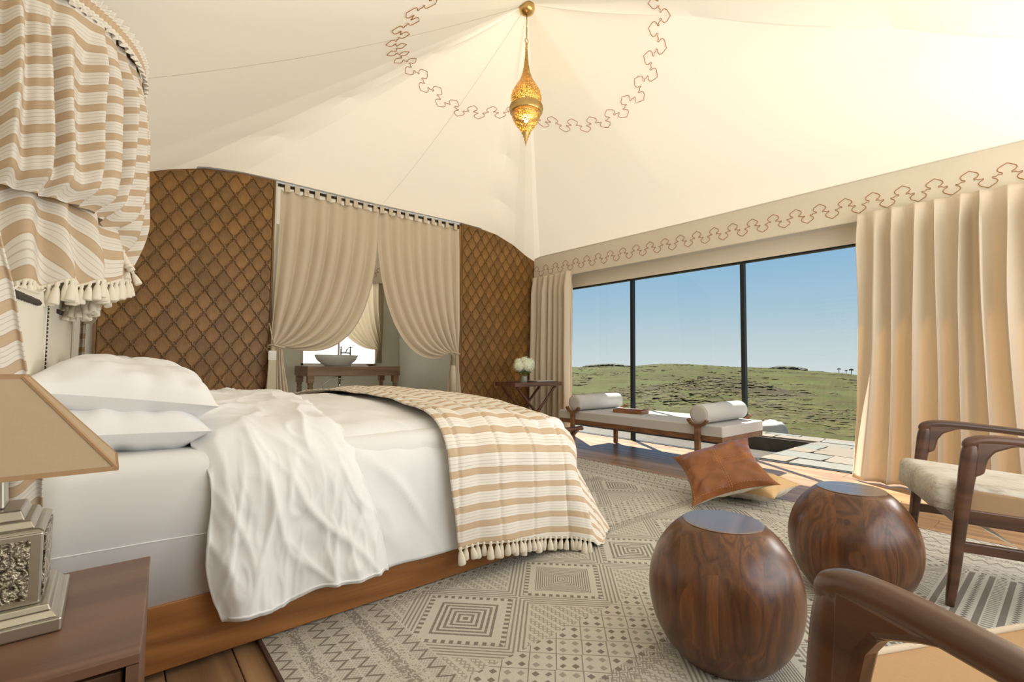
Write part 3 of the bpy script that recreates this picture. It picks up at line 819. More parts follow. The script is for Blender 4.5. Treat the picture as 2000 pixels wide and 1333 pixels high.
# ------------------------------------------------------------------ bed canopy
CA, CB, CY, CZ = 0.415, 0.55, 2.60, 2.135
can = thing('bed_canopy', 'striped fabric bed canopy gathered on a half-round rim above the headboard', 'canopy', (XL, CY, 0))
def rim(th, k=1.0): return Vector((XL+.004+CA*k*math.sin(th), CY-CB*k*math.cos(th), 0))
obj_rim = [rim(PI*i/40, .97)+Vector((0, 0, CZ-.03)) for i in range(41)]
wobj('rim_rail', tube(obj_rim, .012, 6), M_ROD, can, smooth=True)
def ruffle(u, v):
    th = PI*u; f = math.sin(u*2*PI*85)*.006*(1.3 if v < .15 or v > .8 else .6); p = rim(th, 1.0)
    n = Vector((math.sin(th)/CA, -math.cos(th)/CB, 0)).normalized()
    p = p+n*(f+.008+.012*abs(v-.5)*2); p.z = CZ+.025-.085*v+.006*math.sin(u*2*PI*40)*(v > .85 or v < .1); ruv.append((u*2, .9+v*.085)); return p
ruv = []; g = grid(1020, 9, ruffle); wobj('ruffled_header', g, M_STRIPE, can, smooth=True, uv=ruv)
ZB = [(0, 1.44), (.28, 1.43), (.42, 1.40), (.50, 1.27), (.60, 1.17), (.8, 1.12), (1.0, 1.12)]
def fold_n(u, v, s):
    w = u+.035*nz(u*6, v*.7, s)+.012*nz(u*13, v*1.5, s+2); a_ = .55+.75*abs(nz(u*8, v*.35, s+4))*1.6
    return a_*(math.sin(w*2*PI*19)+.40*math.sin(w*2*PI*31+1.3))*.8
suv = []
def skirt(u, v):
    th = PI*u; zb = interp(u, ZB); z = lerp(CZ-.045, zb, v)
    n = Vector((math.sin(th)/CA, -math.cos(th)/CB, 0)).normalized()
    F_ = fold_n(u, v, 1.0)
    amp = (.009+.040*sstep(0, .30, v))*(1-.65*sstep(.70, 1, v)*(1-sstep(.42, .52, u)))
    k = 1.0+.04*sstep(0, .5, v)-.30*sstep(1.52, 1.14, z)*sstep(.34, .6, u)
    p = rim(th, k)+n*(amp*F_+.03*nz(u*7, v*2.0, 4))
    # last hand-width rolls under where the cloth is caught up
    r = sstep(.86, 1.0, v)*(1-sstep(.42, .52, u)); p = p-n*.06*r*r
    p.z = z+.018*nz(u*5, v*2, 7)*v
    suv.append((u*1.9, (CZ-z)*1.02+.016*F_*sstep(0, .4, v)+.03*nz(u*4, v*1.4, 8)*v)); return p
g = grid(420, 90, skirt); wobj('outer_swag', g, M_STRIPE_T, can, smooth=True, uv=suv)
iuv = []
IZ = [(0, 1.10), (.12, 1.14), (.30, 1.185), (.45, 1.225), (.56, 1.26), (.62, 1.30)]
def inner(u, v):
    uu = u*.62; th = PI*uu; zb = interp(uu, IZ); z = lerp(1.62, zb, v)
    n = Vector((math.sin(th)/CA, -math.cos(th)/CB, 0)).normalized()
    F_ = math.sin(uu*2*PI*11+2*nz(uu*5, v*1.2, 12)); k = .80+.13*sstep(0, 1, v)
    p = rim(th, k)+n*(.022*F_+.02*nz(uu*5, v*2, 14)); p.z = z+.012*F_*v
    iuv.append((u, v*.42+.14*nz(uu*4, v*1.5, 17)+.10*math.sin(uu*7+v*1.5))); return p
g = grid(200, 46, inner); wobj('inner_swag', g, M_STRIPE_T, can, smooth=True, uv=iuv)
for i in range(64):
    u = i/63; p = Vector(inner(u, 1.0)); o = wp(can, link_mesh('tassel', tassel_me, None, can)); o.location = p; s = random.uniform(.9, 1.1)
    o.scale = (1.35*s, 1.35*s, 1.15*s); o.rotation_euler = (random.uniform(-.1, .1), random.uniform(-.1, .1), random.uniform(0, 6))
wobj('fringe_cord', tube([Vector(inner(i/60, 1.0)) for i in range(61)], .005, 6), M_TASSEL, can, smooth=True)
# far tail: from the rim to the tie at the far end of the headboard, then down to the floor
def Tf(u):
    p = rim(PI*lerp(.52, .98, u), .84); p.z = 1.75; return p
vf, uv = tieback(Tf, (-.125, 3.72, 1.115), (.25, -.97, 0), .012, (.55, .4), (.30, -.05), 5, .022, gw=.06, tailw=.20, taildir=-.02, nu=80, nv=60, seed=1.0)
wobj('side_drape', vf, M_STRIPE_T, can, smooth=True, uv=[(b*.8, a) if False else (a, b*1.0) for a, b in uv])
edge = [Vector(vf[0][j*80]) for j in range(10, 40)]
fr = []
for i in range(40):
    t = i/39; p = Vector(skirt(lerp(.425, .72, t), 1.0))
    o = wp(can, link_mesh('tassel', tassel_me, None, can)); o.location = p; o.rotation_euler = (random.uniform(-.2, .2), random.uniform(-.5, .1), random.uniform(0, 6)); o.scale = (1.3, 1.3, 1.0)
# near drape that falls beside the bedside lamp
nuv = []
def near(u, v):
    z = lerp(1.62, .012, v); xr = interp(z, [(0, -.09), (.3, -.10), (.65, -.102), (.88, -.128), (1.05, -.152), (1.3, -.21), (1.62, -.25)])
    F_ = math.sin(u*2*PI*4+1.5*nz(u*3, v, 3)); x = lerp(xr, XL+.02, u); y = interp(z, [(0, 1.53), (.46, 1.52), (.60, 1.44), (.80, 1.35), (1.1, 1.31), (1.62, 1.45)])-.06*(u-.5)+.018*F_*sstep(0, .3, v)
    nuv.append((u*.5, -z+.05*u+.012*F_+.10*(1-u)*sstep(1.2, .5, z))); return (x, y, z)
g = grid(70, 80, near); wobj('side_drape', g, M_STRIPE_T, can, smooth=True, uv=nuv, solid=.003)
# ------------------------------------------------------------------ rug
def rug_mat():
    k = Mat('woven_rug'); u, v, _ = k.xyz('Object'); N_ = k.noise
    grain = N_(k.coord('Object', (1, 1, 1)), 330, 2, .7); blot = N_(k.coord('Object'), 3.0, 3)
    uu = u._m('MINIMUM', u*-1+3.085)                       # both ends carry the same border
    # --- end borders, stripes along the short side
    zv = (v/0.052).pp(0.5)*2.0                              # zigzag carrier 0..1
    def zig(a, b, amp, w, ph=0.0):
        c = (a+b)/2; z = ((v/0.052+ph).pp(0.5)*2.0-0.5)*amp
        return (uu-c-z).abs().lt(w)*uu.band(a, b)
    net = (((uu+v)/0.012).fract().lt(.22)).max(((uu-v)/0.012).fract().lt(.22))
    zz = zig(.012, .058, .036, .006).max(zig(.135, .19, .040, .0065)).max(zig(.19, .245, .040, .0065, .5)).max(zig(.345, .40, .042, .0065))
    zbands = uu.band(.012, .058).max(uu.band(.135, .245)).max(uu.band(.345, .40))
    fbands = uu.band(.06, .133).max(uu.band(.247, .343))
    speck = N_(k.coord('Object', (1, 1, 1)), 150, 2, .6)
    fmid = (uu-.096).abs().lt(.014).max((uu-.295).abs().lt(.018))
    lines = (uu-.060).abs().lt(.0016).max((uu-.134).abs().lt(.0016)).max((uu-.190).abs().lt(.0014)).max((uu-.246).abs().lt(.0016)).max((uu-.344).abs().lt(.0016)).max((uu-.402).abs().lt(.002))
    dark_b = zz.max(zbands*net*0.55).max(fbands*speck.gt(.56)*0.65).max(fmid*speck.gt(.46)*.8)
    dark_b = dark_b*lines.inv()
    # --- field: diamonds in rows, clover lattice between
    P_ = 0.485; wv = v-(1.40+1.25)                          # object y = world y + 1.25
    row = (wv/0.80+0.5).floor(); b = wv-row*0.80
    a = ((u-0.59)/P_+0.5).fract()*P_-P_/2
    d = a.abs()+b.abs(); par = (((u-0.59)/P_+0.5).floor()*0.5).fract()*2.0
    rings = (d/0.027).fract().lt(0.5); fine = (d/0.0125).fract().lt(0.48)
    core = d.lt(.155)*(rings*par.lt(.5)+fine*par.gt(.5))*(grain.gt(.40)*.5+.5)
    tooth = ((a-b)/0.045).fract().lt(.5)*((a+b)/0.045).fract().lt(.5)
    toothy = (((a-b)/.038).fract().lt(.5)*(a*b).gt(0)).max((((a+b)/.038).fract().lt(.5))*(a*b).lt(0))
    frame_d = d.band(.192, .216)*toothy
    outer = d.gt(.216)*b.abs().lt(.262)*((d/0.021).fract().lt(.45))*0.8
    key = (((u+v)/.02).fract().lt(.35)).max(((u-v)/.02).fract().lt(.35))*((u/.035).fract().gt(.3))
    outer2 = d.gt(.315)*b.abs().lt(.262)
    dia = core.max(frame_d).max(outer*outer2.inv()).max(outer2*key*.6)
    # clover lattice band centred at b = +-0.40
    cb = (b.abs()-0.40); cu, cv = (u+b)/0.115, (u-b)/0.115
    fu, fv = cu.fract()-0.5, cv.fract()-0.5
    clov = ((fu.abs()-0.24).abs()+(fv.abs()-0.24).abs()).lt(.15).max((fu.abs()-.5).abs().lt(.022)).max((fv.abs()-.5).abs().lt(.022))
    alt = ((cu.floor()+cv.floor())*0.5).fract().gt(.25)
    clover = b.abs().gt(.262)*clov*(alt*.35+.65)
    # lozenge chain line
    lz = ((u/0.075).pp(.5)*2.0-.5).abs()*0.034+(b-0.262).abs()
    loz = b.band(.228, .296)*((lz/.012).fract().lt(.5))
    fieldm = uu.gt(.404); isb = b.abs().gt(.262)
    dk = dia*isb.inv()+clover*isb
    dk = dk.max(loz*.7)
    # --- bold stripes along the long side near the armchairs
    sv = (v-1.25)
    sr = sv.lt(.40)*u.gt(1.60)*u.lt(2.52)
    ss = (sv/0.062).fract(); bold = ss.lt(.30); zg = ((ss-.65-((u/.022).pp(.5)*2.0-.5)*.22).abs()).lt(.09); bars = ((u/.02).fract().lt(.45))*ss.band(.42, .92)
    sel = ((sv/.124).fract()).lt(.5); strp = bold.max(zg*sel).max(bars*sel.inv()*.8)
    dk = dk*sr.inv()+strp*sr
    ends = u.gt(2.62)*fieldm; sc = ((v/.09).pp(.5)*2.0-.5)*.035
    dk = dk*ends.inv()+((((u+sc)/.05).fract().lt(.13))*.6+speck.gt(.6)*.15)*ends
    dark = (dark_b*fieldm.inv()+dk*fieldm)*(grain*.35+.72)
    base = k.mix(blot, (0.53, 0.50, 0.43), (0.64, 0.615, 0.55)); base = k.mix(grain.gt(.58)*.35, base, (0.36, .32, .255))
    c = k.mix(dark._m('MINIMUM', 1.0)*.92, base, (0.155, 0.13, 0.105))
    edge = uu.lt(.012); c = k.mix(edge, c, (.10, .06, .045))
    return k.done(k.pbsdf(c, 0.95, 0, k.bump(grain*.6+dark*.4, .5, .004), .15))
RX0, RY0, RY1 = 0.395, YF+0.0, 3.25
def rug_pt(u, v): return (u*3.085, v*4.49, 0.0)
rg = box(0, 3.085, 0, 4.49, 0, .011)
rug = obj('rug', rg, rug_mat(), loc=(RX0, -1.25+.01, 0.0005), bevel=.003); tag(rug, 'large flat-woven rug with grey and cream geometric diamonds', 'rug')

# ------------------------------------------------------------------ wooden drum stools
M_STOOL = m_wood('walnut_stain', (0.042, 0.014, 0.005), (0.19, 0.068, 0.020), 'Z', 1.3, 0.36, 6, knots=True, coat=.15, bump=.05)
def stool_mat():
    k = Mat('glued_walnut'); x_, y_, z_ = k.xyz('Object'); wn = k.n('ShaderNodeTexWhiteNoise', noise_dimensions='2D'); cb = k.n('ShaderNodeCombineXYZ')
    k.l((x_/.085+.3).floor(), cb.inputs[0]); k.l((y_/.11).floor(), cb.inputs[1]); k.l(cb.outputs[0], wn.inputs[0]); tone = X(k.nt, wn.outputs[0])
    ad = k.n('ShaderNodeVectorMath', operation='ADD'); k.l(k.coord('Object', (1, 1, .16)), ad.inputs[0]); k.l(wn.outputs[1], ad.inputs[1])
    g = k.noise(ad.outputs[0], 7, 3, .5, .8); rings = (g*7).fract().pp(.5)*2.0; fine = k.noise(k.coord('Object', (1, 1, .05)), 190, 3, .6)
    f = rings*.5+fine*.5; kn = k.vor(k.coord('Object', (1, 1, .8)), 5.2)
    c = k.ramp(f, [(.1, (.050, .017, .006)), (.5, (.115, .042, .013)), (.95, (.20, .078, .024))])
    c = k.mix(1.0, c, k.ramp(tone, [(0, (.72, .68, .66)), (1, (1.2, 1.15, 1.1))]), 'MULTIPLY')
    c = k.mix(kn.lt(.10)*.6, c, (.03, .010, .004))
    return k.done(k.pbsdf(c, .34, 0, k.bump(f, .05, .003), .5, **{'Coat Weight': .15, 'Coat Roughness': .2}))
M_STOOL = stool_mat()
M_STOOLTOP = m_wood('walnut_stain_top', (0.09, 0.044, 0.024), (0.22, 0.115, 0.06), 'X', 1.0, 0.34, 6, coat=1.0, bump=.02, spec=1.0)
for (x, y, rz), lab in (((1.485, 0.735, .4), 'round dark walnut drum stool nearest the bed'), ((2.285, 0.605, 1.9), 'round dark walnut drum stool beside the far armchair')):
    t = thing('drum_stool', lab, 'stool', (x, y, 0.012), rz, 'drum stools on the rug')
    H_, R_, h_ = 0.402, 0.222, 0.2586*0.402/0.43
    prof = []
    for i in range(33):
        z = H_*i/32; prof.append((R_*math.sqrt(max(0, 1-((z-H_*.49)/(h_*1.0))**2)), z))
    obj('drum_body', lathe(prof, 56), M_STOOL, t, True, bevel=0)
    rt_ = prof[-1][0]
    obj('flat_top', lathe([(rt_-.002, H_-.001), (rt_-.001, H_+.002), (rt_-.006, H_+.0035)], 56), M_STOOLTOP, t, False)

# ------------------------------------------------------------------ armchairs
M_CHAIR = m_wood('chair_walnut', (0.045, 0.018, 0.009), (0.135, 0.056, 0.026), 'Y', 1.6, 0.34, 7, coat=.3, bump=.05)
M_TAN = m_fabric('tan_linen', (0.55, 0.35, 0.19), 0.10, 420, 0.95, bump=.35)
M_PIPING = m_fabric('cream_piping', (0.74, 0.64, 0.50), 0.05, 800, .95)
M_SUEDE = m_fabric('tan_suede', (0.36, 0.235, 0.135), 0.1, 300, 0.95, bump=.2)
def hide_mat():
    k = Mat('hair_on_hide'); f = k.noise(k.coord('Object', (1, .25, 1)), 90, 4, .65); g = k.noise(k.coord(), 5, 3)
    c = k.ramp(f*.5+g*.5, [(.3, (.30, .24, .18)), (.5, (.62, .57, .48)), (.75, (.76, .72, .65))])
    return k.done(k.pbsdf(c, .8, 0, k.bump(f, .4, .004), .3))
M_HIDE = hide_mat()
def cushion_box(x0, x1, y0, y1, z0, z1, r, n=5): return rbox(x0, x1, y0, y1, z0, z1, r, n)
def armchair(label, loc, rz, style):
    t = thing('armchair', label, 'armchair', loc, rz, 'walnut open-arm easy chairs')
    W = .28
    for s in (-1, 1):
        x = s*W
        pts = [(x, .085, 0), (x, .062, .18), (x, .035, .40), (x, .012, .555), (x, .004, .606)]
        obj('front_leg', loft(pts, [.028, .032, .036, .038, .034], [.030, .038, .046, .056, .046], upv=(0, 1, 0)), M_CHAIR, t, True)
        arm = [(x, .012, .618), (x, -.06, .624), (x, -.25, .612), (x, -.50, .585), (x, -.70, .560)]
        arm = [(x, .017, .590), (x, .006, .612)]+arm[1:]
        obj('armrest', loft(arm, [.032, .036, .037, .041, .043, .038], [.036, .040, .037, .032, .030, .026]), M_CHAIR, t, True)
        br = [(0., .620), (-.15, .616), (-.10, .600), (-.055, .580), (-.036, .552), (-.024, .50), (.01, .48)]
        v, f = prism(br, 0, 1); obj('arm_bracket', ([(x-.0175+.035*c, a, b) for a, b, c in v], f), M_CHAIR, t, bevel=.009)
        rl = [(x, -.74, 0), (x, -.70, .25), (x, -.665, .42), (x, -.66, .565)]
        obj('rear_leg', loft(rl, [.028, .034, .036, .034], [.03, .042, .044, .038], upv=(0, 1, 0)), M_CHAIR, t, True)
        obj('side_stretcher', bar((x, .05, .225), (x, -.70, .205), .022, .038), M_CHAIR, t, bevel=.005)
        obj('side_rail', bar((x*.93, .05, .335), (x*.93, -.67, .300), .024, .055), M_CHAIR, t, bevel=.005)
    obj('front_rail', bar((-W, .045, .325), (W, .045, .325), .03, .05), M_CHAIR, t, bevel=.005)
    obj('back_rail', bar((-W, -.68, .30), (W, -.68, .30), .03, .05), M_CHAIR, t, bevel=.005)
    tilt = Matrix.Translation((0, .10, .35)) @ Matrix.Rotation(math.radians(5), 4, 'X') @ Matrix.Translation((0, -.10, -.35))
    if style == 'hide':
        obj('seat_cushion', xform(rbox(-.262, .262, -.60, .125, .352, .462, .035), tilt), M_HIDE, t, True)
        for s in (-1, 1):
            a, b = sorted((s*.252, s*.268)); obj('cushion_side', xform(box(a, b, -.58, .06, .360, .44), tilt), M_SUEDE, t, bevel=.007)
        obj('seat_webbing', xform(merge(*[box(-.25+.09*i, -.19+.09*i, -.62, .06, .335, .340) for i in range(6)]), tilt), M_PIPING, t)
        v = [(-.25, .06, .345), (.25, .06, .345), (.25, -.12, .235), (-.25, -.12, .235)]
        obj('canvas_sling', (v, [(0, 1, 2, 3)]), M_PIPING, t, solid=.003)
        bm_ = M_HIDE
    else:
        obj('seat_cushion', xform(rbox(-.242, .242, -.60, .125, .355, .458, .045), tilt), M_TAN, t, True)
        P = rbox(-.244, .244, -.602, .127, .355, .458, .045)[0]
        ring_i = 4; m = 24
        ring_p = [tilt @ Vector(p) for p in P[(ring_i+1)*24:(ring_i+2)*24]] if len(P) >= (ring_i+2)*24 else None
        nr = 4*(6+1); ring_p = [tilt @ (Vector(p)+Vector((0, 0, .002))) for p in P[nr*5:nr*6]]
        obj('cushion_piping', tube(ring_p, .0055, 6, closed=True), M_PIPING, t, True)
        bm_ = M_TAN
    bt = Matrix.Translation((0, -.56, .40)) @ Matrix.Rotation(math.radians(-68), 4, 'X')
    obj('back_cushion', xform(rbox(-.255, .255, -.52, .0, -.02, .08, .04), Matrix.Translation((0, -.55, .40)) @ Matrix.Rotation(math.radians(-70), 4, 'X')), bm_, t, True)
    for s in (-.2, 0, .2): obj('back_slat', bar((s, -.66, .33), (s, -.86, .88), .03, .014, (0, 1, 0)), M_CHAIR, t, bevel=.003)
    obj('top_rail', bar((-W, -.865, .885), (W, -.865, .885), .03, .05), M_CHAIR, t, bevel=.008)
    for s in (-1, 1): obj('back_post', bar((s*W, -.66, .30), (s*W, -.865, .89), .032, .03, (0, 1, 0)), M_CHAIR, t, bevel=.006)
    return t
armchair('walnut armchair with pale hide seat in front of the long curtain', (2.728, 0.370, 0.012), math.radians(22.4), 'hide')
armchair('walnut armchair with tan piped seat in the near corner of the photo', (0.962, 0.078, 0.012), math.radians(-26), 'tan')

# ------------------------------------------------------------------ floor cushions
M_LEATHER = None
def leather():
    k = Mat('cognac_leather'); f = k.noise(k.coord(), 9, 4, .6); g = k.vor(k.coord(), 260)
    c = k.ramp(f, [(.3, (.20, .062, .016)), (.7, (.34, .115, .030))])
    return k.done(k.pbsdf(c, .34, 0, k.bump(g*.5+f*.6, .2, .003), .5, **{'Coat Weight': .2, 'Coat Roughness': .3}))
M_LEATHER = leather(); M_STITCHTAN = m_plain('tan_thread', (.58, .27, .10), .8)
def half_pillow(w, t, side, seed):
    v, f = pillow(w, w, t, seed, .17); n = len(v)//2; k = 0 if side > 0 else n
    nf = len(f)//2; ff = f[:nf] if side > 0 else [tuple(i-n for i in q) for q in f[nf:]]
    return v[k:k+n], ff
def floor_cushion(label, w, t, seed, M, top, bottom, stitch):
    o = thing('floor_cushion', label, 'cushion', M.translation, 0, 'cushions on the floor by the window')
    R = M.to_3x3().to_4x4()
    obj('upper_cover', xform(half_pillow(w, t, 1, seed), R), top, o, True); obj('under_cover', xform(half_pillow(w, t*.8, -1, seed), R), bottom, o, True)
    if stitch:
        V, _ = half_pillow(w, t, 1, seed); n = 41; segs = []
        def sp(u, v):
            i, j = (u+1)/2*40, (v+1)/2*40; i0, j0 = min(39, int(i)), min(39, int(j)); fi, fj = i-i0, j-j0
            q = lambda a, b: Vector(V[b*n+a])
            return q(i0, j0)*(1-fi)*(1-fj)+q(i0+1, j0)*fi*(1-fj)+q(i0, j0+1)*(1-fi)*fj+q(i0+1, j0+1)*fi*fj
        for o_ in (-.025, .025):
            for path in ([(t_, o_) for t_ in np.linspace(-.95, .95, 56)], [(o_, t_) for t_ in np.linspace(-.95, .95, 56)]):
                for k in range(0, 55, 2): segs.append(tube([sp(*path[k])+Vector((0, 0, .001)), sp(*path[k+1])+Vector((0, 0, .001))], .0016, 4))
        for e in (-.9, .9):
            for path in ([(t_, e) for t_ in np.linspace(-.95, .95, 56)], [(e, t_) for t_ in np.linspace(-.95, .95, 56)]):
                for k in range(0, 55, 2): segs.append(tube([sp(*path[k])+Vector((0, 0, .001)), sp(*path[k+1])+Vector((0, 0, .001))], .0016, 4))
        obj('saddle_stitching', xform(merge(*segs), R), M_STITCHTAN, o)
    edge = [(-w/2*c, -w/2*d, 0) for c, d in ()]
    return o
A_, B_, C_ = Vector((2.798, 1.607, .045)), Vector((3.079, 1.225, .205)), Vector((3.109, 1.845, .235))
ux = (B_-A_).normalized(); vy = (C_-A_); vy = (vy-ux*vy.dot(ux)).normalized(); nn = ux.cross(vy)
cen = A_+(B_-A_)*.5+(C_-A_)*.5
M1 = Matrix(((ux.x, vy.x, nn.x, cen.x), (ux.y, vy.y, nn.y, cen.y), (ux.z, vy.z, nn.z, cen.z), (0, 0, 0, 1)))
floor_cushion('square cognac leather cushion with stitched cross leaning on the hide cushion', .53, .17, 2.0, M1, M_LEATHER, M_HIDE, True)
M2 = Matrix.Translation((3.37, 1.49, .082)) @ Matrix.Rotation(math.radians(3), 4, 'Z') @ Matrix.Rotation(math.radians(-3), 4, 'X')
M_HIDE2 = m_fabric('golden_suede', (.60, .40, .20), .25, 60, .8)
floor_cushion('tan and ivory hide cushion lying flat under the leather cushion', .52, .16, 5.0, M2, M_HIDE2, M_HIDE, False)

# ------------------------------------------------------------------ daybed by the window
M_TEAK = m_wood('daybed_teak', (0.115, 0.05, 0.022), (0.27, 0.13, 0.06), 'Y', 1.4, 0.45, 7)
M_GREY = m_fabric('grey_white_canvas', (0.53, 0.51, 0.485), 0.03, 500, .9, bump=.1)
db = thing('daybed', 'low teak daybed with pale grey mattress in front of the window', 'daybed', (4.22, 2.80, 0))
DX, DXB, DY0, DY1 = 3.83, 4.60, 1.885, 3.73
wobj('mattress', rbox(DX, DXB, DY0, DY1, .318, .405, .012, 3), M_GREY, db, smooth=False)
wobj('front_apron', box(DX+.004, DX+.03, DY0+.004, DY1-.004, .272, .318), M_TEAK, db, bevel=.003)
wobj('back_apron', box(DXB-.03, DXB-.004, DY0+.004, DY1-.004, .272, .318), M_TEAK, db, bevel=.003)
for y in (DY0+.004, DY1-.028): wobj('end_apron', box(DX+.03, DXB-.03, y, y+.024, .272, .318), M_TEAK, db, bevel=.003)
wobj('slat_deck', box(DX+.03, DXB-.03, DY0+.03, DY1-.03, .300, .318), M_TEAK, db)
BOL = [2.09, 3.506]
for y in BOL:
    for x in (DX-.022, DXB+.020):
        xl_ = x if x < 4 else DXB-.06
        wobj('leg', merge(box(xl_-.018, xl_+.018, y-.022, y+.022, 0, .40 if x < 4 else .30)), M_TEAK, db, bevel=.004)
        arc = [(x, y+.096*math.cos(a), .492+.096*math.sin(a)) for a in [PI+math.radians(28)+(PI-math.radians(56))*i/12 for i in range(13)]]
        wobj('bolster_fork', merge(*[bar(arc[i], arc[i+1], .034, .022, (0, arc[i][1]-y, arc[i][2]-.492)) for i in range(12)]), M_TEAK, db)
for y, lab in zip(BOL, ('pale grey bolster at the daybed end nearest the leather cushion', 'pale grey bolster at the daybed end nearest the window corner')):
    b = thing('bolster', lab, 'bolster', (4.2, y, .492), 0, 'daybed bolsters')
    pr_ = [(.001, -.375), (.055, -.376), (.076, -.372), (.0835, -.360), (.0845, 0), (.0835, .360), (.076, .372), (.055, .376), (.001, .375)]
    obj('bolster_cover', xform(lathe(pr_, 40, cap=False), Matrix.Rotation(PI/2, 4, 'Y')), M_GREY, b, True)
    for s in (-.368, .368): obj('end_piping', tube([(s, .080*math.cos(a), .080*math.sin(a)) for a in [2*PI*i/30 for i in range(30)]], .0025, 5, closed=True), M_GREY, b, True)
# wooden box with compartments on the daybed
M_BOX = m_wood('red_brown_box_wood', (.15, .05, .02), (.32, .13, .05), 'Y', 2, .5, 6)
bx_ = thing('wooden_tray_box', 'small reddish wooden box with two open compartments on the daybed', 'box', (4.16, 3.02, .406), math.radians(10))
obj('bottom', box(-.09, .09, -.16, .16, 0, .008), M_BOX, bx_)
for a in ((-.09, -.08, -.16, .16), (.08, .09, -.16, .16), (-.08, .08, -.16, -.15), (-.08, .08, .15, .16), (-.08, .08, -.02, .02)): obj('box_side', box(*a, .008, .034), M_BOX, bx_, bevel=.002)
bk = obj('small_book', box(-.05, .05, -.10, -.04, 0, .012), m_plain('cream_paper', (.7, .6, .48), .8), loc=(4.16, 3.02, .4142)); bk.rotation_euler = (0, 0, math.radians(10)); tag(bk, 'little cream booklet inside the wooden box on the daybed', 'booklet')

# ------------------------------------------------------------------ tray table with flowers
M_MAHOG = m_wood('mahogany', (.055, .020, .010), (.17, .068, .032), 'X', 2, .4, 7)
tt = thing('tray_table', 'folding mahogany tray table with crossed legs beside the carved wall', 'table', (4.075, 4.50, 0))
TX, TYh, TZ = .385, .18, .650
obj('tray_board', box(-TX, TX, -TYh, TYh, TZ-.018, TZ), M_MAHOG, tt, bevel=.003)
for a in ((-TX-.012, TX+.012, -TYh-.012, -TYh), (-TX-.012, TX+.012, TYh, TYh+.012), (-TX-.012, -TX, -TYh, TYh), (TX, TX+.012, -TYh, TYh)): obj('tray_rim', box(*a, TZ-.02, TZ+.032), M_MAHOG, tt, bevel=.003)
for y in (-.14, .14):
    for s in (-1, 1):
        yy = y+s*.012; P = [Vector((s*-.32, yy, TZ-.02)), Vector((s*.30, yy, 0.006))]
        pts = [P[0].lerp(P[1], i/40) for i in range(41)]; rr = [.016+.004*math.exp(-((i-20)/2.0)**2)+.003*(1 if i in (16, 18, 22, 24) else 0) for i in range(41)]
        obj('crossed_leg', tube(pts, rr, 8), M_MAHOG, tt, True)
for s in (-1, 1): obj('leg_crossbar', tube([(s*.29, -.15, .035), (s*.29, .15, .035)], .009, 8), M_MAHOG, tt, True)
b = obj('flat_box', box(-.19, .19, -.12, .12, 0, .034), m_plain('dark_leather_box', (.03, .018, .014), .3), loc=(4.24, 4.47, TZ+.001), bevel=.005); tag(b, 'dark lacquered flat box on the tray table', 'box')
b = obj('booklet', box(-.13, .15, -.09, .09, 0, .008), m_plain('pale_card', (.62, .55, .46), .6), loc=(4.24, 4.47, TZ+.0362)); tag(b, 'pale card folder lying on the dark flat box', 'folder')
M_LEAF = m_plain('hydrangea_leaf', (.05, .12, .03), .5, var=.3); M_STEM = m_plain('green_stem', (.16, .26, .07), .6)
M_PETAL = m_plain('cream_green_petals', (.80, .84, .66), .6, var=.12, nscale=60)
M_VASE = m_plain('pale_green_glass_vase', (.55, .60, .45), .08, var=.1, spec=.8, **{'Transmission Weight': .6})
vs = thing('vase', 'small pale glass vase on the tray table under the hydrangeas', 'vase', (3.925, 4.43, TZ+.001))
obj('vase_body', lathe([(.030, 0), (.040, .01), (.045, .05), (.040, .09), (.043, .11), (.038, .11), (.035, .09), (.038, .02), (.001, .012)], 24, cap=False), M_VASE, vs, True)
fl = thing('hydrangea_bunch', 'rounded bunch of cream green hydrangeas standing in the vase', 'flowers', (3.925, 4.43, TZ+.02))
for i, (dx, dy, dz, r) in enumerate(((-.085, .0, .205, .068), (0.0, -.05, .215, .075), (.085, .0, .210, .072), (.02, .07, .20, .07), (.01, .0, .262, .066), (-.05, .04, .25, .055), (.065, -.035, .25, .058))):
    parts = []
    for q in range(46):
        ph = math.acos(1-2*(q+.5)/46); th = q*2.399963; n = Vector((math.sin(ph)*math.cos(th), math.sin(ph)*math.sin(th), math.cos(ph)))
        c = Vector((dx, dy, dz))+n*r*random.uniform(.92, 1.08); qn = n.to_track_quat('Z', 'Y').to_matrix().to_4x4(); w = .011
        for kq in range(4):
            a = kq*PI/2+q; v = [(0, 0, 0), (w*math.cos(a-.6), w*math.sin(a-.6), .003), (1.5*w*math.cos(a), 1.5*w*math.sin(a), .001), (w*math.cos(a+.6), w*math.sin(a+.6), .003)]
            parts.append(([tuple(Matrix.Translation(c) @ qn @ Vector(p)) for p in v], [(0, 1, 2, 3)]))
    core = xform(lathe([(r*.9*math.sin(PI*j/8)+.0005, -r*.9*math.cos(PI*j/8)) for j in range(9)], 12), Matrix.Translation((dx, dy, dz)))
    obj('bloom', merge(core, *parts), M_PETAL, fl)
    obj('stem', tube([(dx*.1, dy*.1, .0), (dx*.5, dy*.5, .1), (dx, dy, dz-r*.5)], .0035, 5), M_STEM, fl, True)
for i in range(9):
    a = i*2.4; L = random.uniform(.09, .13); dirv = Vector((math.cos(a), math.sin(a), -.15)).normalized(); s_ = Vector((-math.sin(a), math.cos(a), 0)); c0 = Vector((0, 0, .135))
    v = [tuple(c0+dirv*L*t_+s_*w_*.05+Vector((0, 0, .02*math.sin(t_*3)))) for t_, w_ in ((0.2, 0), (.5, .6), (.75, .55), (1, 0), (.75, -.55), (.5, -.6))]
    obj('leaf', (v, [(0, 1, 2, 3, 4, 5)]), M_LEAF, fl)

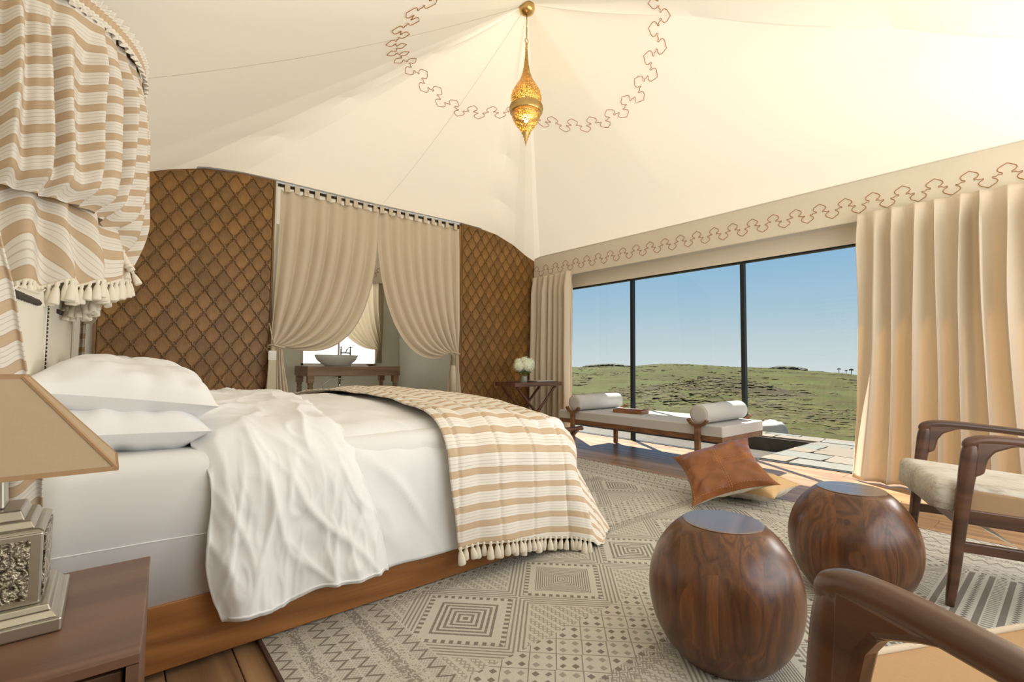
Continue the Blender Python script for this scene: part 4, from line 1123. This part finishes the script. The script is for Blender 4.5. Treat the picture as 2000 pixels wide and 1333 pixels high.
# ------------------------------------------------------------------ folding stool at the bed foot
M_BLACKL = m_plain('black_strap_leather', (.025, .022, .022), .35, bump=.1)
fs = thing('folding_stool', 'folding wooden stool with black leather sling at the foot of the bed', 'stool', (2.555, 2.665, .012), PI/2)
SZ, SX, SY = .405, .19, .23
for s in (-1, 1):
    obj('top_rail', tube([(s*SX, -SY, SZ), (s*SX, SY, SZ)], .016, 10), M_MAHOG, fs, True)
    for e in (-1, 1): obj('rail_cap', xform(lathe([(.001, -.004), (.018, -.003), (.018, .006), (.012, .010), (.001, .011)], 12), Matrix.Translation((s*SX, e*(SY+.002), SZ)) @ Matrix.Rotation(-e*PI/2, 4, 'X')), m_plain('pewter_cap', (.35, .33, .30), .35, .8), fs, True)
    for y in (-.17, .17):
        obj('crossed_leg', tube([(s*SX, y+s*.012, SZ-.01), (-s*SX*1.05, y+s*.012, .008)], .015, 8), M_MAHOG, fs, True)
    obj('foot_bar', tube([(s*SX*1.05, -.23, .014), (s*SX*1.05, .23, .014)], .012, 8), M_MAHOG, fs, True)
def sling(u, v):
    x = lerp(-SX-.016, SX+.016, u); return (x, lerp(-.20, .20, v), SZ+.017-.035*math.sin(PI*u))
obj('leather_sling', grid(22, 8, sling), M_BLACKL, fs, smooth=True, solid=.004)

# ------------------------------------------------------------------ nightstand and lamp
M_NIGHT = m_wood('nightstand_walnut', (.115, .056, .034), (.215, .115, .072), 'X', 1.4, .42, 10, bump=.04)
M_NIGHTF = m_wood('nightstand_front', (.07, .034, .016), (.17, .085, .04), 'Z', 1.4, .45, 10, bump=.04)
NZ = .455
ns = thing('nightstand', 'walnut bedside cabinet with flat top beside the bed', 'nightstand', (-.13, 1.16, 0))
pt = [(-.335, .955), (.053, .940), (.0885, 1.384), (-.335, 1.384)]
wobj('top', prism(pt, NZ-.016, NZ), M_NIGHT, ns, bevel=.002)
body = [(-.335, .972), (.036, .957), (.0875, 1.382), (-.335, 1.382)]
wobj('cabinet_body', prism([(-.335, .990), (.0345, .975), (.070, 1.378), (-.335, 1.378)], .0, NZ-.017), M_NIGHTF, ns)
wobj('side_panel', prism([(.0365, .942), (.052, .941), (.0875, 1.383), (.0715, 1.383)], 0, NZ-.017), M_NIGHT, ns)
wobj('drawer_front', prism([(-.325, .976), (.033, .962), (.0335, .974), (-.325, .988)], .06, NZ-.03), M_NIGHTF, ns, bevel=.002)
def silver_mat():
    k = Mat('engraved_nickel'); v = k.coord(); a = k.vor(v, 70, 'SMOOTH_F1'); w = k.wave(v, 26, 14, 3, 2.2)
    h = (w*.6+a*.7); c = k.ramp(h, [(.25, (.10, .085, .06)), (.55, (.44, .40, .32)), (.9, (.66, .62, .52))])
    return k.done(k.pbsdf(c, .33, .85, k.bump(h, 1.0, .012)))
M_ENGR = silver_mat(); M_SILVER = m_plain('brushed_nickel', (.52, .49, .42), .32, .9, nscale=60)
M_SHADE = m_fabric('tan_lampshade_linen', (.60, .47, .32), .05, 600, .95, trans=.25, bump=.2)
M_SHADETRIM = m_fabric('brown_shade_trim', (.42, .27, .15), .05, 700, .95)
LX, LY = -.150, 1.20
lp = thing('table_lamp', 'square engraved silver table lamp with tan pyramid shade', 'lamp', (LX, LY, NZ+.001))
def fr(z0, z1, a, b, kx=1.0, ky=1.0): return frustum(0, 0, z0, z1, a*kx, a*ky, b*kx, b*ky)
obj('base_plinth', fr(0, .022, .106, .106), M_SILVER, lp, bevel=.003)
obj('base_step', merge(fr(.022, .032, .100, .092), fr(.032, .042, .092, .088)), M_SILVER, lp, bevel=.002)
blk = obj('carved_block', fr(.042, .158, .077, .077), M_SILVER, lp, bevel=.003)
for vf in (box(-.062, .062, -.0795, -.0768, .052, .148), box(-.062, .062, .0768, .0795, .052, .148), box(.0768, .0795, -.066, .066, .048, .152), box(-.0795, -.0768, -.062, .062, .052, .148)):
    obj('engraved_plate', vf, M_ENGR, blk, bevel=.001)
obj('shoulder', merge(fr(.158, .164, .079, .072), fr(.164, .176, .066, .060), fr(.176, .192, .052, .046)), M_SILVER, lp, bevel=.002)
obj('neck', merge(fr(.192, .30, .024, .019)), M_SILVER, lp, bevel=.003)
hw, hd = .168, .082; tw, td = .038, .030; z0, z1 = .252, .415
b_ = [(-hw, -hd, z0), (hw, -hd, z0), (hw, hd, z0), (-hw, hd, z0)]; t_ = [(-tw, -td, z1), (tw, -td, z1), (tw, td, z1), (-tw, td, z1)]
obj('shade', (b_+t_, [(0, 1, 5, 4), (1, 2, 6, 5), (2, 3, 7, 6), (3, 0, 4, 7)]), M_SHADE, lp, solid=.002)
sh = lp.children[-1]
for i in range(4):
    obj('shade_trim', bar(b_[i], t_[i], .007, .004), M_SHADETRIM, lp); obj('shade_trim', bar(b_[i], b_[(i+1) % 4], .004, .008), M_SHADETRIM, lp); obj('shade_trim', bar(t_[i], t_[(i+1) % 4], .004, .007), M_SHADETRIM, lp)
obj('shade_support', merge(tube([(0, 0, .29), (0, 0, .418)], .004, 8), tube([(-tw, 0, z1-.004), (tw, 0, z1-.004)], .002, 5)), M_SILVER, lp)
obj('bulb', lathe([(.001, .385), (.018, .378), (.026, .36), (.022, .335), (.013, .31), (.013, .298)], 16), m_plain('bulb_glass', (.85, .83, .78), .2), lp, True)

# ------------------------------------------------------------------ hanging lantern
def brass_perf():
    k = Mat('pierced_brass'); v = k.coord(); d = k.vor(v, 165); hole = d.lt(.36)
    n = k.noise(v, 40, 3); c = k.ramp(n, [(.3, (.40, .24, .065)), (.7, (.66, .45, .17))])
    b = k.pbsdf(c, .32, .9, k.bump(d, .6, .004)); t = k.n('ShaderNodeBsdfTransparent'); t.inputs[0].default_value = (1, .86, .5, 1)
    mx = k.n('ShaderNodeMixShader'); k.l(hole*.85, mx.inputs[0]); k.l(b, mx.inputs[1]); k.l(t.outputs[0], mx.inputs[2]); return k.done(mx.outputs[0])
M_PERF = brass_perf(); M_BRASS = m_plain('polished_brass', (.62, .42, .16), .28, .95, nscale=30)
ln = thing('lantern', 'pierced brass teardrop lantern hanging from the tent peak', 'lantern', (PEAK.x, PEAK.y+.005, 2.50))
Z0 = 2.50
obj('ceiling_rose', lathe([(.001, 3.505-Z0), (.03, 3.508-Z0), (.052, 3.525-Z0), (.060, 3.55-Z0), (.056, 3.575-Z0), (.03, 3.585-Z0)], 28), M_BRASS, ln, True)
obj('hook', tube([(0, 0, 3.505-Z0), (0, 0, 3.40-Z0)], .0045, 8), M_BRASS, ln, True)
for i in range(6):
    z = 3.395-Z0-i*.014; pl = [(.006*math.cos(a), 0, z+.010*math.sin(a)) if i % 2 else (0, .006*math.cos(a), z+.010*math.sin(a)) for a in [2*PI*q/12 for q in range(12)]]
    obj('chain_link', tube(pl, .0022, 5, closed=True), M_BRASS, ln, True)
obj('top_ring', tube([(.016*math.cos(a), 0, 3.302-Z0+.016*math.sin(a)) for a in [2*PI*q/20 for q in range(20)]], .0035, 6, closed=True), M_BRASS, ln, True)
obj('finial', lathe([(.003, 3.286-Z0), (.010, 3.278-Z0), (.006, 3.262-Z0), (.011, 3.25-Z0), (.009, 3.235-Z0)], 16), M_BRASS, ln, True)
obj('teardrop_shell', lathe([(.008, .745), (.011, .69), (.018, .62), (.030, .555), (.050, .50), (.078, .455), (.103, .412), (.114, .375), (.113, .345), (.103, .322), (.092, .31)], 40, cap=False), M_PERF, ln, True)
obj('collar', lathe([(.090, .318), (.112, .312), (.122, .300), (.112, .292), (.126, .280), (.112, .268), (.120, .256), (.100, .246), (.088, .244)], 40, cap=False), M_BRASS, ln, True)
obj('lower_bowl', lathe([(.106, .246), (.102, .215), (.086, .18), (.062, .145), (.040, .118), (.030, .105)], 40, cap=False), M_PERF, ln, True)
obj('pendant_spire', lathe([(.030, .108), (.034, .098), (.020, .088), (.024, .074), (.013, .062), (.016, .05), (.008, .038), (.009, .028), (.003, .014), (.001, 0)], 20), M_BRASS, ln, True)
k = Mat('glowing_bulb'); em = k.n('ShaderNodeEmission'); em.inputs[0].default_value = (1, .80, .42, 1); em.inputs[1].default_value = 45; M_GLOW = k.done(em.outputs[0])
for z in (.36, .20): obj('bulb', xform(lathe([(.0005, -.02), (.014, -.014), (.018, 0), (.014, .014), (.0005, .02)], 14), Matrix.Translation((0, 0, z))), M_GLOW, ln, True)
pl = bpy.data.lights.new('lantern_light', 'POINT'); pl.energy = 8; pl.color = (1, .78, .45); pl.shadow_soft_size = .03
plo = bpy.data.objects.new('lantern_light', pl); COL.objects.link(plo); plo.location = (PEAK.x, PEAK.y+.005, 2.84)

# ------------------------------------------------------------------ bathroom vanity
M_VAN = m_wood('vanity_oak', (.20, .115, .068), (.40, .25, .155), 'X', 1.4, .5, 7)
va = thing('vanity_table', 'brown wooden vanity table with turned legs in the bathroom', 'table', (2.64, 6.78, 0))
VW, VD = .66, .285
obj('table_top', box(-VW, VW, -VD, VD, .72, .855), M_VAN, va, bevel=.005)
legp = [(.018, 0), (.026, .04), (.030, .30), (.036, .48), (.030, .50), (.037, .52), (.028, .545), (.036, .565), (.028, .59), (.036, .61), (.033, .63)]
for sx in (-1, 1):
    for sy in (-1, 1):
        obj('leg', merge(lathe(legp, 18, sx*(VW-.055), sy*(VD-.05)), box(sx*(VW-.055)-.04, sx*(VW-.055)+.04, sy*(VD-.05)-.04, sy*(VD-.05)+.04, .63, .72)), M_VAN, va)
M_CER = m_plain('white_glazed_ceramic', (.74, .77, .73), .12, var=.02)
ba = thing('wash_basin', 'oval white vessel basin standing on the vanity', 'basin', (2.45, 6.75, .856))
obj('bowl', [(x*1.0, y*.62, z) for x, y, z in lathe([(.16, 0), (.20, .02), (.27, .08), (.305, .15), (.30, .155), (.26, .09), (.18, .035), (.001, .025)], 44, cap=False)[0]] and ([(x, y*.62, z) for x, y, z in lathe([(.16, 0), (.20, .02), (.27, .08), (.305, .15), (.30, .155), (.26, .09), (.18, .035), (.001, .025)], 44, cap=False)[0]], lathe([(.16, 0), (.20, .02), (.27, .08), (.305, .15), (.30, .155), (.26, .09), (.18, .035), (.001, .025)], 44, cap=False)[1]), M_CER, ba, True)
M_BRONZE = m_plain('dark_bronze', (.10, .08, .06), .35, .8)
fa = thing('basin_tap', 'dark bridge tap standing behind the white basin', 'tap', (2.66, 6.97, .856))
for x in (-.07, .07): obj('tap_pillar', merge(tube([(x, 0, 0), (x, 0, .25)], .011, 8), tube([(x-.03, 0, .27), (x+.03, 0, .27)], .006, 6), tube([(x, 0, .25), (x, 0, .29)], .007, 6)), M_BRONZE, fa)
obj('tap_bridge', tube([(-.07, 0, .19), (.07, 0, .19)], .009, 8), M_BRONZE, fa)
obj('tap_spout', tube([(0, 0, .19), (0, -.04, .24), (0, -.10, .25), (-.05, -.16, .23)], .008, 8), M_BRONZE, fa)
sd = obj('soap_dish', lathe([(.03, 0), (.05, .008), (.075, .03), (.08, .035), (.07, .032), (.03, .012)], 24), m_plain('gilt_metal', (.45, .33, .14), .35, .8), loc=(2.90, 6.62, .856), smooth=True); tag(sd, 'small gilt dish on the vanity beside the basin', 'dish')
sp_ = thing('drain_pipe', 'chrome drain trap hanging under the vanity', 'pipe', (2.50, 6.75, .45)); M_CHROME = m_plain('chrome', (.6, .6, .58), .15, 1)
obj('trap', merge(tube([(0, 0, .27), (0, 0, .19)], .02, 10), tube([(0, 0, .19), (0, .02, .08), (.02, .1, .0)], .014, 8)), M_CHROME, sp_, True)
obj('supply_hose', tube([(.04, .05, .27), (-.08, .06, .24), (-.20, .08, .15), (-.22, .1, -.2)], .006, 6), M_CHROME, sp_, True)
# ------------------------------------------------------------------ terrace outside
def slate_mat():
    k = Mat('slate_flagstone'); r = k.rnd(); n = k.noise(k.coord(), 7, 5, .6); f = k.noise(k.coord(), 60, 3)
    c = k.ramp(r, [(0, (0.120, 0.098, 0.070)), (.3, (0.150, 0.105, 0.068)), (.55, (0.098, 0.106, 0.090)), (.8, (0.125, 0.122, 0.102)), (1, (0.160, 0.118, 0.080))])
    c = k.mix(n*.4, c, (0.10, 0.095, 0.078)); return k.done(k.pbsdf(c, .75, 0, k.bump(n*.6+f*.4, .4, .01)))
M_SLATE = slate_mat(); M_MORTAR = m_plain('mortar', (.13, .11, .085), .95)
terrace = struct(obj('terrace', merge(box(4.95, 4.97, -3, 6.5, -.3, -.022), box(6.48, 6.98, 2.08, 6.5, -.3, -.022), box(4.97, 6.98, -3, 2.08, -.3, -.022)), M_MORTAR))
random.seed(11)
def flag(x0, x1, y0, y1):
    j = lambda: random.uniform(-.016, .016); g = .004
    P = [(x0+g+j(), y0+g+j()), ((x0+x1)/2+j(), y0+g+j()), (x1-g+j(), y0+g+j()), (x1-g+j(), (y0+y1)/2+j()), (x1-g+j(), y1-g+j()), ((x0+x1)/2+j(), y1-g+j()), (x0+g+j(), y1-g+j())]
    cx, cy = (x0+x1)/2, (y0+y1)/2
    obj('flagstone', prism([(a-cx, b-cy) for a, b in P], -.024, random.uniform(-.006, .0), .02), M_SLATE, terrace, loc=(cx, cy, 0))
x = 4.96; r = 0
while x < 6.95:
    w = min(random.uniform(.24, .40), 6.98-x); w = w if 6.98-x-w > .15 else 6.98-x
    y = -1.2
    lim = 2.08 if x < 6.4 else 5.2
    while y < lim-.02:
        h = random.uniform(.26, .62); h = h if lim-y-h > .2 else lim-y
        flag(x, x+w, y, y+h); y += h
    x += w; r += 1
M_POOL = m_plain('dark_pool_water', (.060, .052, .042), .55, var=.3, nscale=3, spec=.2)
pool = thing('plunge_pool', 'sunken dark plunge pool set into the slate terrace', 'pool', (5.72, 3.5, -.15))
obj('pool_water', box(-.745, .755, -1.415, 3.0, -.10, -.02), M_POOL, pool)
obj('pool_lining', merge(box(-.75, .76, -1.42, -1.40, -.25, .14), box(.74, .76, -1.40, 3.0, -.25, .14), box(-.75, -.73, -1.40, 3.0, -.25, .14)), M_POOL, pool)
M_ROCK = m_plain('pale_boulder', (.42, .40, .36), .9, var=.2, nscale=6, bump=.6)
def boulder(label, loc, sx, sy, sz, seed):
    V, F = [], []; nu, nv = 20, 12
    for j in range(nv+1):
        for i in range(nu):
            a, b = 2*PI*i/nu, -PI/2+PI*j/nv; d = Vector((math.cos(b)*math.cos(a), math.cos(b)*math.sin(a), math.sin(b)))
            k = 1+.25*noise.noise(d*1.6+Vector((seed, 0, 0)))+.12*noise.noise(d*4+Vector((0, seed, 0))); V.append((d.x*sx*k, d.y*sy*k, d.z*sz*k))
    for j in range(nv):
        for i in range(nu): F.append((j*nu+i, j*nu+(i+1) % nu, (j+1)*nu+(i+1) % nu, (j+1)*nu+i))
    o = obj('boulder', (V, F), M_ROCK, smooth=True, loc=loc); tag(o, label, 'boulder'); return o
boulder('pale weathered boulder at the far terrace edge behind the daybed', (7.3, 2.86, -.02), .17, .20, .14, 3.0)

# ------------------------------------------------------------------ hills
CAMV = Vector((0, 0, CAMH))
def pix_az(x): return YAW+math.atan((x-1000)/FPX)
AZ = [pix_az(x) for x in (900, 1050, 1140, 1190, 1232, 1270, 1300, 1350, 1400, 1450, 1500, 1550, 1600, 1650, 1690, 1760, 1900)]
SKY_Y = [(a, h) for a, h in zip(AZ, (-6., -6., -5.0, -1.5, -3., 2.0, 4.0, 3.0, 0., -3., -4., -6., -9., -12.5, -17., -20., -20))]
def hill_z(az, r):
    e = interp(az, SKY_Y)/FPX*0.82               # skyline elevation (tan)
    zr = CAMH+330*e
    base = interp(r, [(6.8, -.35), (8, -.75), (14, -1.25), (30, -2.6), (60, -4.3), (110, -6.3), (180, -6.6), (250, -4.2), (330, 0)])
    z = base if r < 180 else lerp(interp(180, [(180, -6.6)]), zr, sstep(150, 335, r)**.9)
    if r < 180: z = base
    if r > 335: z = zr-(r-335)*.03
    # dark knoll in the middle distance
    k = math.exp(-((az-pix_az(1420))/.125)**2-((r-95)/34)**2); z += 4.3*k
    k = math.exp(-((az-pix_az(1640))/.09)**2-((r-70)/22)**2); z += 1.5*k
    k = math.exp(-((az-pix_az(1250))/.16)**2-((r-170)/50)**2); z += 2.6*k
    x, y = math.sin(az)*r, math.cos(az)*r
    far_ = 1-.75*sstep(230, 320, r)
    z += (1.7*nz(x*.028, y*.028, 1)*sstep(20, 80, r)+.65*nz(x*.10, y*.10, 4)*sstep(9, 40, r))*far_+.12*nz(x*.45, y*.45, 7)*sstep(7.5, 14, r)
    return z
na, nr_ = 300, 230
V, F = [], []
for j in range(nr_):
    r = 7.0*(420/7.0)**(j/(nr_-1))
    for i in range(na):
        az = lerp(math.radians(30), math.radians(112), i/(na-1)); V.append((math.sin(az)*r, math.cos(az)*r, hill_z(az, r)))
for j in range(nr_-1):
    for i in range(na-1): F.append((j*na+i, j*na+i+1, (j+1)*na+i+1, (j+1)*na+i))
def hill_mat():
    k = Mat('grassy_hill'); v = k.coord()
    a = k.noise(v, .035, 5, .62); b = k.noise(v, .35, 5, .65); c_ = k.noise(v, 2.2, 4, .6)
    grass = k.ramp(a*.45+b*.35+c_*.2, [(.32, (0.028, 0.021, 0.010)), (.42, (0.042, 0.034, 0.011)), (.50, (0.048, 0.052, 0.012)), (.60, (0.060, 0.066, 0.017)), (.72, (0.085, 0.075, 0.028))])
    c = k.mix((b*.6+c_*.4).gt(.60)*.5, grass, (0.035, 0.027, 0.015))
    x_, y_, _z = k.xyz('Object'); kx, ky = math.sin(pix_az(1420))*95, math.cos(pix_az(1420))*95
    dd = ((x_-kx)*(x_-kx)+(y_-ky)*(y_-ky))/1400.0; near_k = (1.0-dd).max(0.0)
    heath = ((near_k*.55+b*.6+a*.35).gt(.74))*.75
    c = k.mix(heath, c, k.ramp(c_, [(.35, (.026, .018, .013)), (.65, (.055, .041, .024))]))
    return k.done(k.pbsdf(c, .95, 0, k.bump(b*.5+c_*.5, .8, .5), .1))
hills = struct(obj('hills', (V, F[::1]), hill_mat(), smooth=True))
# low scrub over the slopes
random.seed(5); V, F = [], []
ico = [(0, 0, 1), (.89, 0, .45), (.28, .85, .45), (-.72, .53, .45), (-.72, -.53, .45), (.28, -.85, .45), (.9, .3, -.3), (-.1, .95, -.3), (-.95, 0, -.3), (-.1, -.95, -.3), (.7, -.6, -.3)]
icf = [(0, 1, 2), (0, 2, 3), (0, 3, 4), (0, 4, 5), (0, 5, 1), (1, 6, 2), (2, 6, 7), (2, 7, 3), (3, 7, 8), (3, 8, 4), (4, 8, 9), (4, 9, 5), (5, 9, 10), (5, 10, 1), (1, 10, 6)]
cnt = 0
while cnt < 6000:
    az = random.uniform(pix_az(1090), pix_az(1720)); r = 7.8*(330/7.8)**random.random(); x, y = math.sin(az)*r, math.cos(az)*r
    dens = nz(x*.05, y*.05, 3)+.5*nz(x*.2, y*.2, 5)+.9*math.exp(-((az-pix_az(1420))/.12)**2-((r-90)/30)**2)
    if dens < random.uniform(.0, .6): continue
    s = random.uniform(.10, .32)*min(3.4, (.5+r/55)); z = hill_z(az, r); n0 = len(V); ro = random.uniform(0, 6); cr, sr = math.cos(ro), math.sin(ro)
    for p in ico:
        q = s*random.uniform(.75, 1.25); V.append((x+(p[0]*cr-p[1]*sr)*q*1.6, y+(p[0]*sr+p[1]*cr)*q*1.6, z+p[2]*q*.30))
    F += [tuple(i+n0 for i in f) for f in icf]; cnt += 1
def scrub_mat():
    k = Mat('dry_scrub'); n = k.noise(k.coord(), .5, 4, .6); m = k.noise(k.coord(), 6, 3)
    c = k.ramp(n*.7+m*.3, [(.35, (0.042, 0.032, 0.018)), (.5, (0.060, 0.052, 0.019)), (.65, (0.080, 0.076, 0.024))]); return k.done(k.pbsdf(c, .95, 0, None, .1))
scrub = obj('hillside_scrub', (V, F), scrub_mat()); scrub['label'] = 'low brown and green scrub scattered over the hills'; scrub['category'] = 'scrub'; scrub['kind'] = 'stuff'
M_TREE = m_plain('dark_tree_crown', (.035, .042, .022), .9, var=.3, nscale=3); M_TRUNK = m_plain('tree_trunk', (.06, .045, .03), .9)
def far_tree(label, px_, s, seed):
    az = pix_az(px_); r = 326; x, y = math.sin(az)*r, math.cos(az)*r
    t = thing('distant_tree', label, 'tree', (x, y, hill_z(az, r)), 0, 'small trees on the skyline')
    V, F = [], []
    for q in range(7):
        c = Vector((nz(q, seed)*1.6*s, nz(q, seed+5)*1.6*s, (1.7+.5*nz(q, seed+9))*s)); k = s*(.8+.3*nz(q, seed+3)); n0 = len(V)
        V += [(c.x+p[0]*k, c.y+p[1]*k, c.z+p[2]*k*.7) for p in ico]; F += [tuple(i+n0 for i in f) for f in icf]
    obj('crown', (V, F), M_TREE, t); obj('trunk', tube([(0, 0, -.5), (0.1*s, 0, 1.5*s)], .12*s, 6), M_TRUNK, t)
far_tree('tiny dark tree on the skyline, leftmost of the row by the long curtain', 1638, 1.3, 1.0)
far_tree('tiny dark tree on the skyline, second from the left in the row', 1652, 1.0, 2.0)
far_tree('pair of dark crowns on the skyline, middle of the row of trees', 1662, 1.5, 3.0)
far_tree('tiny dark tree on the skyline, nearest the long curtain', 1679, 1.6, 4.0)
# rocky outcrop on the skyline
def outcrop(px0, px1, n, hh, name, label):
    V, F = [], []
    for q in range(n):
        az = pix_az(lerp(px0, px1, q/(n-1))); r = 322+6*nz(q*.7, 3); s = 2.2+1.4*nz(q*1.3, 1); x, y = math.sin(az)*r, math.cos(az)*r
        c = Vector((x, y, hill_z(az, r)+hh*math.sin(PI*q/(n-1)))); n0 = len(V)
        V += [(c.x+p[0]*s*1.4, c.y+p[1]*s*1.4, c.z+p[2]*s*.55) for p in ico]; F += [tuple(i+n0 for i in f) for f in icf]
    o = obj(name, (V, F), M_TREE); tag(o, label, 'thicket')
outcrop(1512, 1568, 16, .8, 'hilltop_thicket', 'long dark thicket on the skyline right of the middle mullion')
outcrop(1146, 1226, 22, .6, 'hilltop_thicket', 'long dark thicket on the skyline left of the first mullion')
